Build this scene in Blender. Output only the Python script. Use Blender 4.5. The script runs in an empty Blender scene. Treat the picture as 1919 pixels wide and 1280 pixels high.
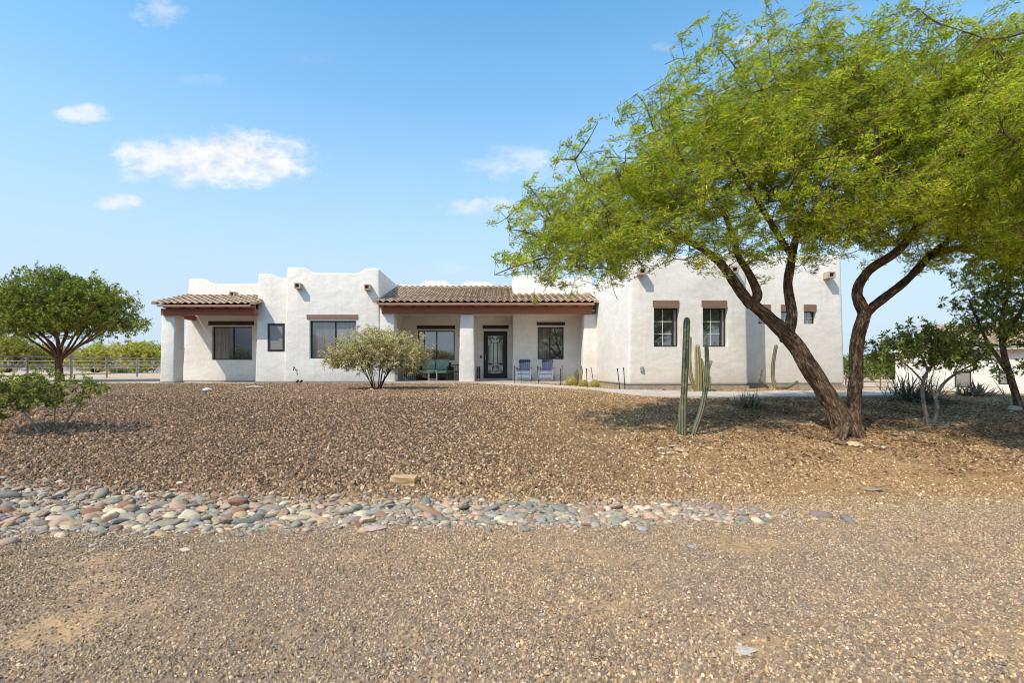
import bpy, bmesh, math, random
import numpy as np
from mathutils import Vector, Matrix, noise
random.seed(7)
RNG = np.random.default_rng(11)
R = math.radians
sc = bpy.context.scene
col = sc.collection

# ------------------------------------------------------------------ measuring
F, CX, HY, EYE = 960.0, 930.0, 696.0, 1.6       # focal length, vanishing point and eye height of the photograph
def X(px, D): return (px - CX) * D / F
def Z(py, D): return EYE + (HY - py) * D / F
def P(px, py, D): return Vector((X(px, D), D, Z(py, D)))

def sstep(a, b, t):
    t = np.clip((np.asarray(t, float) - a) / (b - a), 0, 1)
    return t * t * (3 - 2 * t)
_gy = [-4000, 4.4, 5.3, 6.2, 6.9, 7.8, 11.5, 12.6, 15.5, 21, 25, 38, 65, 100, 4000]
_gz = [0, 0, -.03, -.02, .06, .2, .79, .93, 1.0, 1.05, 1.1, 1.2, 1.4, 1.45, 1.5]
def gz(x, y):
    x = np.asarray(x, float); y = np.asarray(y, float)
    z = (np.interp(y - .25, _gy, _gz) + np.interp(y, _gy, _gz) + np.interp(y + .25, _gy, _gz)) / 3
    near = 1 - sstep(14, 22, y)
    z = z + near * (.014 * np.sin(x * 1.7 + y * .6) * np.sin(y * 1.3 - x * .4) + .010 * np.sin(x * .63 + 1.3) + .006 * np.sin(x * 4.1 + y * 3.3))
    z = z - 1.1 * sstep(12, 18, x) * sstep(13.5, 24, y)
    z = z - .10 * sstep(-9.3, -10.2, x) * sstep(22.8, 23.6, y) * (1 - sstep(26, 40, y))
    return z
def g(x, y): return float(gz(x, y))

# ------------------------------------------------------------------ materials
MATS = {}
def mat(name):
    m = bpy.data.materials.new(name); m.use_nodes = True
    nt = m.node_tree; b = nt.nodes['Principled BSDF']
    MATS[name] = m
    return m, nt, b
def N(nt, t, **kw):
    n = nt.nodes.new(t)
    for k, v in kw.items():
        if k.startswith('i_'):
            key = k[2:]
            n.inputs[int(key) if key.isdigit() else key.replace('_', ' ')].default_value = v
        else: setattr(n, k, v)
    return n
def L(nt, a, b): nt.links.new(a, b)
def ramp(nt, fac, stops, interp='LINEAR'):
    r = nt.nodes.new('ShaderNodeValToRGB'); r.color_ramp.interpolation = interp
    el = r.color_ramp.elements
    while len(el) < len(stops): el.new(.5)
    for e, (p, c) in zip(el, stops):
        e.position = p; e.color = (*c, 1) if len(c) == 3 else c
    if fac is not None: L(nt, fac, r.inputs[0])
    return r
def noise_node(nt, vec, scale, detail=4, rough=.55):
    n = N(nt, 'ShaderNodeTexNoise'); n.inputs['Scale'].default_value = scale
    n.inputs['Detail'].default_value = detail; n.inputs['Roughness'].default_value = rough
    if vec is not None: L(nt, vec, n.inputs['Vector'])
    return n
def pos(nt): return N(nt, 'ShaderNodeNewGeometry').outputs['Position']
def bump(nt, b, height, strength, dist, prev=None):
    n = N(nt, 'ShaderNodeBump'); n.inputs['Strength'].default_value = strength; n.inputs['Distance'].default_value = dist
    L(nt, height, n.inputs['Height'])
    if prev is not None: L(nt, prev.outputs[0], n.inputs['Normal'])
    L(nt, n.outputs[0], b.inputs['Normal']); return n
def mixc(nt, fac, a, b, mode='MIX'):
    n = nt.nodes.new('ShaderNodeMix'); n.data_type = 'RGBA'; n.blend_type = mode
    for sock, v in ((0, fac), (6, a), (7, b)):
        if isinstance(v, bpy.types.NodeSocket): L(nt, v, n.inputs[sock])
        elif sock == 0: n.inputs[0].default_value = v
        else: n.inputs[sock].default_value = (*v, 1)
    return n.outputs[2]
def math_(nt, op, a, b=None, clamp=False):
    n = nt.nodes.new('ShaderNodeMath'); n.operation = op; n.use_clamp = clamp
    for i, v in enumerate((a, b)):
        if v is None: continue
        if isinstance(v, bpy.types.NodeSocket): L(nt, v, n.inputs[i])
        else: n.inputs[i].default_value = v
    return n.outputs[0]

def simple(name, c, rough=.6, metal=0, var=.15, scale=8, bstr=.15, bdist=.01, bscale=None, spec=.4):
    m, nt, b = mat(name); p = pos(nt)
    n = noise_node(nt, p, scale, 5)
    r = ramp(nt, n.outputs[0], [(.25, tuple(v * (1 - var) for v in c)), (.75, tuple(min(1, v * (1 + var)) for v in c))])
    L(nt, r.outputs[0], b.inputs['Base Color'])
    b.inputs['Roughness'].default_value = rough; b.inputs['Metallic'].default_value = metal
    b.inputs['Specular IOR Level'].default_value = spec
    if bstr: bump(nt, b, noise_node(nt, p, bscale or scale * 4, 4).outputs[0], bstr, bdist)
    return m

def stucco(name, c1, c2, c3):
    m, nt, b = mat(name); p = pos(nt)
    mp = N(nt, 'ShaderNodeMapping'); mp.inputs['Scale'].default_value = (1, 1, 1.9); L(nt, p, mp.inputs[0])
    n1 = noise_node(nt, mp.outputs[0], 1.1, 8, .68); n1.inputs['Distortion'].default_value = .9
    n2 = noise_node(nt, p, 9, 5, .6)
    r = ramp(nt, n1.outputs[0], [(.30, c3), (.47, c2), (.62, c1)])
    c = mixc(nt, .16, r.outputs[0], ramp(nt, n2.outputs[0], [(.3, (.55, .52, .47)), (.7, (.95, .93, .9))]).outputs[0])
    # rain splash and dust low on the walls, water runs below the parapets
    sx = N(nt, 'ShaderNodeSeparateXYZ'); L(nt, p, sx.inputs[0])
    mp2 = N(nt, 'ShaderNodeMapping'); mp2.inputs['Scale'].default_value = (5, 5, .35); L(nt, p, mp2.inputs[0])
    st = noise_node(nt, mp2.outputs[0], 1.6, 4, .6)
    low = N(nt, 'ShaderNodeMapRange', clamp=True); L(nt, sx.outputs[2], low.inputs[0])
    for k, v in zip((1, 2, 3, 4), (1.1, 1.55, .4, 0.0)): low.inputs[k].default_value = v
    c = mixc(nt, math_(nt, 'MULTIPLY', low.outputs[0], n1.outputs[0]), c, (.52, .43, .33))
    sr = ramp(nt, st.outputs[0], [(.54, (0, 0, 0)), (.74, (.42, .42, .42))])
    c = mixc(nt, sr.outputs[0], c, (.60, .57, .52))
    wv = N(nt, 'ShaderNodeTexVoronoi', feature='DISTANCE_TO_EDGE'); wv.inputs['Scale'].default_value = .42
    wd = N(nt, 'ShaderNodeVectorMath', operation='ADD'); L(nt, p, wd.inputs[0]); L(nt, noise_node(nt, p, 2.2, 5, .7).outputs['Color'], wd.inputs[1]); L(nt, wd.outputs[0], wv.inputs['Vector'])
    ck = ramp(nt, wv.outputs['Distance'], [(0, (.42, .42, .42)), (.006, (0, 0, 0))]).outputs[0]
    c = mixc(nt, math_(nt, 'MULTIPLY', ck, ramp(nt, n1.outputs[0], [(.5, (0, 0, 0)), (.6, (1, 1, 1))]).outputs[0]), c, (.40, .36, .31))
    for x0, z0 in SPOUTS:
        gx_ = math_(nt, 'DIVIDE', math_(nt, 'SUBTRACT', sx.outputs[0], x0), .085); gx_ = math_(nt, 'POWER', 2.7, math_(nt, 'MULTIPLY', math_(nt, 'MULTIPLY', gx_, gx_), -1.0))
        fz = N(nt, 'ShaderNodeMapRange', clamp=True); L(nt, sx.outputs[2], fz.inputs[0])
        for k, v_ in zip((1, 2, 3, 4), (z0 - 1.5, z0 - .1, 0, .55)): fz.inputs[k].default_value = v_
        up_ = math_(nt, 'LESS_THAN', sx.outputs[2], z0)
        c = mixc(nt, math_(nt, 'MULTIPLY', math_(nt, 'MULTIPLY', math_(nt, 'MULTIPLY', gx_, fz.outputs[0]), up_), st.outputs[0]), c, (.42, .37, .31))
    L(nt, c, b.inputs['Base Color']); b.inputs['Roughness'].default_value = .92; b.inputs['Specular IOR Level'].default_value = .15
    b1 = bump(nt, b, noise_node(nt, mp.outputs[0], 1.6, 3, .5).outputs[0], .22, .08)
    b2 = bump(nt, b, noise_node(nt, p, 5.5, 4, .6).outputs[0], .30, .025, b1)
    bump(nt, b, noise_node(nt, p, 42, 3, .6).outputs[0], .25, .006, b2)
    return m
SPOUTS = [(X(a, d), Z(b_, d)) for a, b_, d in ((559, 536, 22.2), (689, 538.5, 22.2), (1202, 509, 16.8), (1374, 506, 16.8), (1554, 516, 17.9))]
STUCCO = stucco('stucco', (.81, .77, .695), (.755, .71, .635), (.68, .63, .55))
SIDING = stucco('stucco_beige', (.74, .71, .66), (.70, .66, .60), (.63, .59, .53))
SPOUT = simple('tan_spout', (.46, .37, .29), .8, var=.15)
FOUND = simple('foundation_concrete', (.33, .29, .24), .9, var=.25, scale=5)
CONC = simple('concrete', (.50, .42, .34), .85, var=.22, scale=2.2, bstr=.3, bdist=.006, bscale=40)
BLACK = simple('black_iron', (.012, .012, .014), .45, var=.3)
BRONZE = simple('bronze_frame', (.028, .022, .020), .4, var=.2)
GALV = simple('galvanised_pipe', (.27, .245, .23), .55, metal=.25, var=.2, scale=3)
RUST = simple('rusty_steel', (.16, .075, .05), .8, var=.35, scale=6)
WHITEF = simple('window_muntin', (.62, .60, .55), .5, var=.05)
WICK = simple('dark_wicker', (.022, .014, .012), .6, var=.5, scale=40, bstr=.5)
GREENC = simple('green_cushion', (.28, .40, .31), .9, var=.28, scale=14, bstr=.3)
BLUEC = simple('blue_sling', (.035, .045, .105), .7, var=.25, scale=20)
BLUEG = simple('weathered_blue_paint', (.22, .27, .36), .7, var=.2, scale=18)
GREYM = simple('grey_metal_table', (.33, .34, .34), .5, var=.1)
LETTER = simple('white_letter', (.72, .72, .70), .6, var=.03)

def wood(name, c1, c2):
    m, nt, b = mat(name)
    tc = N(nt, 'ShaderNodeTexCoord').outputs['Object']
    mp = N(nt, 'ShaderNodeMapping'); mp.inputs['Scale'].default_value = (.6, 12, 12); L(nt, tc, mp.inputs[0])
    n = noise_node(nt, mp.outputs[0], 2.0, 6, .65)
    n2 = noise_node(nt, tc, 1.3, 3)
    c = mixc(nt, n2.outputs[0], ramp(nt, n.outputs[0], [(.3, c1), (.7, c2)]).outputs[0], c1)
    L(nt, c, b.inputs['Base Color']); b.inputs['Roughness'].default_value = .65
    bump(nt, b, n.outputs[0], .4, .006)
    return m
BEAM = wood('stained_beam', (.26, .080, .040), (.40, .148, .080))
LINT = wood('stained_lintel', (.20, .115, .072), (.33, .20, .13))
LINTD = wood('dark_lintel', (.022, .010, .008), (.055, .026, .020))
FASC = wood('fascia_board', (.34, .16, .10), (.46, .25, .165))

def attr_mat(name, rough=.85, mul=(1, 1, 1), var=.25, scale=20, bstr=.3, bdist=.004, spec=.3):
    m, nt, b = mat(name)
    a = N(nt, 'ShaderNodeAttribute'); a.attribute_name = 'tint'
    n = noise_node(nt, pos(nt), scale, 5, .65)
    c = mixc(nt, 1.0, a.outputs['Color'], ramp(nt, n.outputs[0], [(.25, (1 - var,) * 3), (.75, (1 + var,) * 3)]).outputs[0], 'MULTIPLY')
    L(nt, c, b.inputs['Base Color']); b.inputs['Roughness'].default_value = rough; b.inputs['Specular IOR Level'].default_value = spec
    if bstr: bump(nt, b, n.outputs[0], bstr, bdist)
    return m
TILE = attr_mat('clay_roof_tile', .85, var=.35, scale=7, bdist=.01)
STONE = attr_mat('gravel_stone', .95, var=.28, scale=90, bstr=.2, spec=.15)
PEBBLE = attr_mat('small_cobble', .8, var=.22, scale=30, bstr=.25)
LITTER = attr_mat('dry_leaf', .9, var=.2, scale=30, bstr=0)

def cobble_mat():
    m, nt, b = mat('river_cobble')
    oi = N(nt, 'ShaderNodeObjectInfo'); tc = N(nt, 'ShaderNodeTexCoord').outputs['Object']
    n = noise_node(nt, pos(nt), 22, 6, .65); n2 = noise_node(nt, pos(nt), 110, 3, .6)
    c = mixc(nt, 1, oi.outputs['Color'], ramp(nt, n.outputs[0], [(.25, (.72, .72, .74)), (.5, (1, 1, 1)), (.8, (1.25, 1.2, 1.12))]).outputs[0], 'MULTIPLY')
    c = mixc(nt, .35, c, ramp(nt, n2.outputs[0], [(.35, (.1, .09, .08)), (.6, (.62, .58, .52))]).outputs[0], 'SOFT_LIGHT')
    L(nt, c, b.inputs['Base Color']); b.inputs['Roughness'].default_value = .78; b.inputs['Specular IOR Level'].default_value = .3
    bump(nt, b, n2.outputs[0], .25, .004)
    return m
COBBLE = cobble_mat()

def pane_mat(name, kind):
    """dark low-e glass: a mirror-like coat over what stands behind it (a dim room or a blind)"""
    m, nt, b = mat(name); out = nt.nodes['Material Output']
    if kind == 'blind':
        tc = pos(nt); w = N(nt, 'ShaderNodeTexWave', wave_type='BANDS', bands_direction='Z'); w.inputs['Scale'].default_value = 6.3
        w.inputs['Distortion'].default_value = .0; L(nt, tc, w.inputs['Vector'])
        r = ramp(nt, w.outputs[0], [(0, (.19, .18, .17)), (.5, (.23, .22, .205)), (1, (.25, .24, .225))]); L(nt, r.outputs[0], b.inputs['Base Color'])
    elif kind == 'curtain':
        mp = N(nt, 'ShaderNodeMapping'); mp.inputs['Scale'].default_value = (9, 1, .25); L(nt, pos(nt), mp.inputs[0])
        n = noise_node(nt, mp.outputs[0], 1.6, 3); n3 = noise_node(nt, pos(nt), .9, 2)
        r = ramp(nt, math_(nt, 'MULTIPLY', n.outputs[0], math_(nt, 'ADD', n3.outputs[0], .5)), [(.36, (.035, .026, .021)), (.62, (.15, .115, .088))]); L(nt, r.outputs[0], b.inputs['Base Color'])
    elif kind == 'door':
        mp = N(nt, 'ShaderNodeMapping'); mp.inputs['Scale'].default_value = (6, 1, .5); L(nt, pos(nt), mp.inputs[0])
        n = noise_node(nt, mp.outputs[0], 2.2, 4); r = ramp(nt, n.outputs[0], [(.3, (.26, .27, .22)), (.7, (.48, .47, .36))]); L(nt, r.outputs[0], b.inputs['Base Color'])
    else:
        n = noise_node(nt, pos(nt), 1.7, 3); r = ramp(nt, n.outputs[0], [(.4, (.008, .008, .009)), (.7, (.035, .031, .027))]); L(nt, r.outputs[0], b.inputs['Base Color'])
    b.inputs['Roughness'].default_value = .6
    gl = N(nt, 'ShaderNodeBsdfGlossy'); gl.inputs['Roughness'].default_value = .015; gl.inputs['Color'].default_value = (.9, .93, .95, 1)
    wob = N(nt, 'ShaderNodeBump'); wob.inputs['Strength'].default_value = .06; wob.inputs['Distance'].default_value = .02
    L(nt, noise_node(nt, pos(nt), 1.2, 2).outputs[0], wob.inputs['Height']); L(nt, wob.outputs[0], gl.inputs['Normal'])
    mx = N(nt, 'ShaderNodeMixShader'); fr = N(nt, 'ShaderNodeFresnel'); fr.inputs[0].default_value = 1.6
    f = math_(nt, 'ADD', fr.outputs[0], {'blind': .05, 'door': .06, 'curtain': .12}.get(kind, .2), True)
    L(nt, f, mx.inputs[0]); L(nt, b.outputs[0], mx.inputs[1]); L(nt, gl.outputs[0], mx.inputs[2]); L(nt, mx.outputs[0], out.inputs[0])
    return m
PANE = pane_mat('dark_glass', 'dark'); PANEB = pane_mat('glass_over_blind', 'blind'); PANEC = pane_mat('glass_over_room', 'curtain'); PANED = pane_mat('door_glass', 'door')

def leaf_mat(name, trans=.35, rough=.6):
    m, nt, b = mat(name); out = nt.nodes['Material Output']
    a = N(nt, 'ShaderNodeAttribute'); a.attribute_name = 'tint'
    L(nt, a.outputs['Color'], b.inputs['Base Color']); b.inputs['Roughness'].default_value = rough; b.inputs['Specular IOR Level'].default_value = .25
    t = N(nt, 'ShaderNodeBsdfTranslucent')
    c = mixc(nt, 1, a.outputs['Color'], (1.18, 1.2, .5), 'MULTIPLY'); L(nt, c, t.inputs[0])
    mx = N(nt, 'ShaderNodeMixShader'); mx.inputs[0].default_value = trans
    L(nt, b.outputs[0], mx.inputs[1]); L(nt, t.outputs[0], mx.inputs[2]); L(nt, mx.outputs[0], out.inputs[0])
    return m
LEAF = leaf_mat('leaf')
LEAFM = leaf_mat('mesquite_leaf', .48)
BLADE = leaf_mat('succulent_blade', .08, .45)

def bark_mat(name, c1, c2, c3, s=7):
    m, nt, b = mat(name)
    a = N(nt, 'ShaderNodeAttribute'); a.attribute_name = 'grain'
    n = noise_node(nt, a.outputs['Vector'], s, 6, .62); n.inputs['Distortion'].default_value = .8
    n2 = noise_node(nt, pos(nt), 3, 3)
    r = ramp(nt, n.outputs[0], [(.36, c1), (.5, c2), (.64, c3)])
    c = mixc(nt, math_(nt, 'MULTIPLY', n2.outputs[0], .5), r.outputs[0], c2)
    L(nt, c, b.inputs['Base Color']); b.inputs['Roughness'].default_value = .9; b.inputs['Specular IOR Level'].default_value = .2
    bump(nt, b, n.outputs[0], 1.0, .05)
    return m
BARK = bark_mat('mesquite_bark', (.022, .012, .008), (.125, .075, .046), (.34, .24, .16), 26)
BARKD = bark_mat('dark_bark', (.035, .017, .012), (.085, .045, .032), (.15, .09, .06), 20)
BARKR = bark_mat('red_brown_bark', (.05, .02, .013), (.14, .062, .042), (.22, .12, .085), 20)
BARKG = bark_mat('grey_bark', (.11, .09, .075), (.20, .17, .14), (.32, .28, .24), 24)

BARKP = bark_mat('pale_bark', (.13, .095, .07), (.26, .21, .165), (.42, .37, .31), 24)

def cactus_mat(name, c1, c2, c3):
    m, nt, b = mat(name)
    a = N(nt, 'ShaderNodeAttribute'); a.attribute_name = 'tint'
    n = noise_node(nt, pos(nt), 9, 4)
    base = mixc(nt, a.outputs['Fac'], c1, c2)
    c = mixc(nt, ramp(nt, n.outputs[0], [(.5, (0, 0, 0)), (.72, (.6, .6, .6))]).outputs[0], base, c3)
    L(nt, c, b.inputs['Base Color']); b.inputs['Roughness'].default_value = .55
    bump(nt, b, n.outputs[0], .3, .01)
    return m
CACT = cactus_mat('green_cactus', (.060, .062, .034), (.185, .185, .105), (.27, .205, .125))
CACTY = cactus_mat('yellowing_cactus', (.14, .13, .05), (.34, .30, .15), (.22, .14, .07))
SPINE = simple('golden_spine', (.62, .50, .12), .6, var=.2)
BARREL = cactus_mat('barrel_cactus_flesh', (.10, .12, .03), (.30, .28, .07), (.3, .24, .06))

def ground_mat():
    m, nt, b = mat('desert_ground'); p = pos(nt)
    sx = N(nt, 'ShaderNodeSeparateXYZ'); L(nt, p, sx.inputs[0])
    big = noise_node(nt, p, .55, 5, .6); mid = noise_node(nt, p, 2.6, 6, .65); fine = noise_node(nt, p, 38, 5, .7)
    vor = N(nt, 'ShaderNodeTexVoronoi'); vor.inputs['Scale'].default_value = 34; L(nt, p, vor.inputs['Vector'])
    def mr(sock, a, c):
        r = N(nt, 'ShaderNodeMapRange', clamp=True, interpolation_type='SMOOTHSTEP'); L(nt, sock, r.inputs[0]); r.inputs[1].default_value = a; r.inputs[2].default_value = c
        return r.outputs[0]
    wx = math_(nt, 'ADD', sx.outputs[0], math_(nt, 'MULTIPLY', math_(nt, 'SUBTRACT', big.outputs[0], .5), 3.5))
    wy = math_(nt, 'ADD', sx.outputs[1], math_(nt, 'MULTIPLY', math_(nt, 'SUBTRACT', big.outputs[0], .5), .6))
    brown = ramp(nt, mid.outputs[0], [(.3, (.065, .043, .028)), (.7, (.12, .08, .05))]).outputs[0]
    tan = ramp(nt, mid.outputs[0], [(.3, (.27, .155, .072)), (.7, (.38, .245, .12))]).outputs[0]
    drive = ramp(nt, mid.outputs[0], [(.34, (.20, .148, .105)), (.5, (.26, .19, .13)), (.66, (.34, .24, .145))]).outputs[0]
    sand = ramp(nt, mid.outputs[0], [(.3, (.50, .37, .245)), (.7, (.57, .435, .30))]).outputs[0]
    c = mixc(nt, mr(wx, -1.5, 4.5), brown, tan)
    c = mixc(nt, mr(wy, 6.6, 5.6), c, drive)
    ba = N(nt, 'ShaderNodeAttribute'); ba.attribute_name = 'tint'
    c = mixc(nt, ba.outputs['Fac'], c, ramp(nt, mid.outputs[0], [(.3, (.39, .245, .125)), (.7, (.46, .305, .165))]).outputs[0])
    c = mixc(nt, mr(sx.outputs[1], 23.0, 23.4), c, sand)
    spk = ramp(nt, vor.outputs['Color'], [(0, (.62, .62, .64)), (.5, (1, 1, 1)), (1, (1.4, 1.35, 1.28))]).outputs[0]
    nearf = mr(sx.outputs[1], 26, 20)
    c = mixc(nt, nearf, c, mixc(nt, 1, c, spk, 'MULTIPLY'))
    c = mixc(nt, .4, c, ramp(nt, fine.outputs[0], [(.3, (.25, .25, .25)), (.7, (.75, .75, .75))]).outputs[0], 'SOFT_LIGHT')
    L(nt, c, b.inputs['Base Color']); b.inputs['Roughness'].default_value = .97; b.inputs['Specular IOR Level'].default_value = .1
    b1 = bump(nt, b, vor.outputs['Distance'], .5, .012)
    bump(nt, b, fine.outputs[0], .6, .015, b1)
    return m
GROUND = ground_mat()
HILL = simple('far_hill', (.36, .31, .30), 1, var=.18, scale=.01, bstr=0)

# ------------------------------------------------------------------ mesh helpers
def origin_of(o):
    v = Vector((0, 0, 0))
    while o is not None: v = v + o.location; o = o.parent
    return v
class MB:
    def __init__(s): s.v = []; s.f = []; s.tint = []
    def add(s, vs, fs, tint=None):
        k = len(s.v); s.v += [tuple(v) for v in vs]; s.f += [tuple(i + k for i in f) for f in fs]
        s.tint += [tint or (1, 1, 1)] * len(vs)
    def box(s, x0, x1, y0, y1, z0, z1, M=None):
        vs = [Vector((x, y, z)) for z in (z0, z1) for y in (y0, y1) for x in (x0, x1)]
        if M is not None: vs = [M @ v for v in vs]
        s.add(vs, [(0, 2, 3, 1), (4, 5, 7, 6), (0, 1, 5, 4), (2, 6, 7, 3), (0, 4, 6, 2), (1, 3, 7, 5)])
    def tube(s, pts, rad, n=8, cap=True, tints=None, prof=None):
        pts = [Vector(p) for p in pts]; m = len(pts)
        if not hasattr(rad, '__len__'): rad = [rad] * m
        t0 = (pts[1] - pts[0]).normalized()
        u = t0.orthogonal().normalized(); base = len(s.v); ln = 0
        for i, p in enumerate(pts):
            t = (pts[min(i + 1, m - 1)] - pts[max(i - 1, 0)]).normalized()
            u = (u - t * u.dot(t)); u = u.normalized() if u.length > 1e-6 else t.orthogonal().normalized()
            w = t.cross(u)
            if i: ln += (p - pts[i - 1]).length
            for k in range(n):
                a = 2 * math.pi * k / n; r = rad[i] * (prof(a, ln, i) if prof else 1)
                s.v.append(tuple(p + (u * math.cos(a) + w * math.sin(a)) * r))
                s.tint.append(tints(a, i) if tints else (math.cos(a) * rad[i], math.sin(a) * rad[i], ln * .27))
        for i in range(m - 1):
            for k in range(n):
                a = base + i * n + k; b = base + i * n + (k + 1) % n
                s.f.append((a, b, b + n, a + n))
        if cap:
            s.f.append(tuple(base + k for k in range(n))[::-1]); s.f.append(tuple(base + (m - 1) * n + k for k in range(n)))
    def build(s, name, m, parent=None, smooth=None, attr=None, origin=None):
        o = raw_mesh(name, s.v, s.f, m, parent, smooth, origin)
        if attr:
            t = o.data.attributes.new(attr, 'FLOAT_VECTOR' if attr == 'grain' else 'FLOAT_COLOR', 'POINT')
            arr = np.array(s.tint, np.float32)
            if attr != 'grain': arr = np.hstack([arr, np.ones((len(arr), 1), np.float32)])
            t.data.foreach_set('vector' if attr == 'grain' else 'color', arr.ravel())
        return o
def raw_mesh(name, v, f, m, parent=None, smooth=None, origin=None):
    me = bpy.data.meshes.new(name)
    off = origin_of(parent) if parent else Vector(origin or (0, 0, 0))
    v = np.asarray(v, float) - np.array(off)
    me.from_pydata(v.tolist() if not isinstance(f, np.ndarray) else v, [], f if not isinstance(f, np.ndarray) else f.tolist())
    if smooth is not None:
        me.polygons.foreach_set('use_smooth', [True] * len(me.polygons)); me.set_sharp_from_angle(angle=R(smooth))
    me.materials.append(m); me.update()
    o = bpy.data.objects.new(name, me); col.objects.link(o)
    if parent: o.parent = parent
    else: o.location = off
    return o
def big_mesh(name, v, quads, m, parent, tint=None, loops=4, smooth=False, origin=None):
    """v (n,3), quads (k,loops) as numpy arrays, loaded in one go"""
    off = np.array(origin_of(parent) if parent else Vector(origin or (0, 0, 0)))
    me = bpy.data.meshes.new(name); n = len(v); k = len(quads)
    me.vertices.add(n); me.vertices.foreach_set('co', (v - off).astype(np.float32).ravel())
    me.loops.add(k * loops); me.loops.foreach_set('vertex_index', quads.astype(np.int32).ravel())
    me.polygons.add(k); me.polygons.foreach_set('loop_start', np.arange(0, k * loops, loops, dtype=np.int32))
    me.polygons.foreach_set('use_smooth', np.full(k, smooth))
    if tint is not None:
        a = me.attributes.new('tint', 'FLOAT_COLOR', 'POINT')
        a.data.foreach_set('color', np.hstack([tint, np.ones((n, 1))]).astype(np.float32).ravel())
    me.materials.append(m); me.update(calc_edges=True); me.validate()
    o = bpy.data.objects.new(name, me); col.objects.link(o)
    if parent: o.parent = parent
    else: o.location = Vector(off)
    return o
def tag(o, label, cat, group=None, kind=None):
    o['label'] = label; o['category'] = cat
    if group: o['group'] = group
    if kind: o['kind'] = kind
    return o
def thing(name, loc, label, cat, group=None):
    o = bpy.data.objects.new(name, None); col.objects.link(o); o.location = loc; o.empty_display_size = .2
    return tag(o, label, cat, group)
def copy_tree(o, parent=None):
    c = o.copy(); col.objects.link(c)
    if parent: c.parent = parent
    for ch in [k for k in bpy.data.objects if k.parent == o]: copy_tree(ch, c)
    return c
def smooth_path(pts, rad, sub=5):
    pts = [Vector(p) for p in pts]; out = []; ro = []
    for i in range(len(pts) - 1):
        p0 = pts[max(i - 1, 0)]; p1 = pts[i]; p2 = pts[i + 1]; p3 = pts[min(i + 2, len(pts) - 1)]
        for k in range(sub):
            t = k / sub
            out.append(.5 * ((2 * p1) + (p2 - p0) * t + (2 * p0 - 5 * p1 + 4 * p2 - p3) * t * t + (3 * p1 - p0 - 3 * p2 + p3) * t ** 3))
            ro.append(rad[i] * (1 - t) + rad[i + 1] * t)
    out.append(pts[-1]); ro.append(rad[-1])
    return out, ro

# ------------------------------------------------------------------ ground, hills, path
def vnoise(x, y, s, seed=0):
    """cheap smooth noise for patches"""
    return (np.sin(x * s + seed) * np.cos(y * s * 1.3 + seed * 2) + np.sin(x * s * 2.3 + y * s * 1.1 + seed * 3) * .6 + np.cos(x * s * .7 - y * s * 2.1 + seed) * .6) / 2.2
def bare(x, y):
    """where the drive is worn to fine dirt: patches and two faint wheel tracks"""
    d = vnoise(x, y, 1.4, 6) * .7 + .45 * vnoise(x, y, 3.9, 2) + .3 * vnoise(x, y, 8.3, 5)
    tr = sum(np.exp(-((y - y0 - .14 * np.sin(x * .35 + 1) - .02 * x) / w_) ** 2) for y0, w_ in ((3.05, .22), (4.45, .26)))
    return np.clip((d - .12) * 1.3 + tr * (.42 + .3 * vnoise(x, y, 2.2, 3)), 0, .92) * (1 - sstep(4.9, 5.3, y)) * sstep(.5, 1.5, y)
def axis(fine0, fine1, step, mids, far):
    a = list(np.arange(fine0, fine1 + 1e-6, step))
    return np.array(sorted([-q for q in far] + [m for m in mids if m < fine0 or m > fine1] + a + list(far)))
xs = axis(-15, 18, .10, list(range(-60, 61, 3)), [80, 120, 200, 400, 900, 2000, 4500])
ys = axis(-1, 26, .10, list(range(-60, 90, 3)), [100, 130, 200, 400, 900, 2000, 4500])
GX, GY = np.meshgrid(xs, ys); V = np.stack([GX, GY, gz(GX, GY)], -1).reshape(-1, 3)
nx, ny = len(xs), len(ys); ii = (np.arange(ny - 1)[:, None] * nx + np.arange(nx - 1)[None]).ravel()
ground = big_mesh('ground', V, np.stack([ii, ii + 1, ii + 1 + nx, ii + nx], 1), GROUND, None, np.repeat(bare(V[:, 0], V[:, 1])[:, None], 3, 1), smooth=True)
tag(ground, 'gravelled desert ground rising in a mound to the house', 'ground', kind='structure')

def hill_strip(a0, a1, dist, hfun, n=120):
    vs, fs = [], []
    for i in range(n + 1):
        a = R(a0 + (a1 - a0) * i / n)
        d = Vector((math.sin(a), math.cos(a), 0)); h = hfun(i / n)
        for k, (dd, hh) in enumerate(((0, -30), (140, h * .55), (300, h), (700, -30))):
            vs.append(d * (dist + dd) + Vector((0, 0, hh + 12 * noise.noise(Vector((i * .31, k * 3.1, dist))) * (k in (1, 2)))))
    for i in range(n):
        for k in range(3): fs.append((i * 4 + k, i * 4 + 4 + k, i * 4 + 5 + k, i * 4 + 1 + k))
    return vs, fs
hm = MB()
hm.add(*hill_strip(-60, -28, 2600, lambda t: 85 + 22 * math.sin(t * 3.1) + 12 * math.sin(t * 9) + 4 * math.sin(t * 23)))
hm.add(*hill_strip(95, 265, 2400, lambda t: math.sin(math.pi * t) ** .4 * (150 + 90 * math.sin(t * 11) + 45 * math.sin(t * 29 + 1) + 18 * math.sin(t * 71)), 260))
tag(hm.build('hills', HILL, smooth=60), 'hazy desert hills on the horizon', 'hills', kind='structure')

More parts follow.
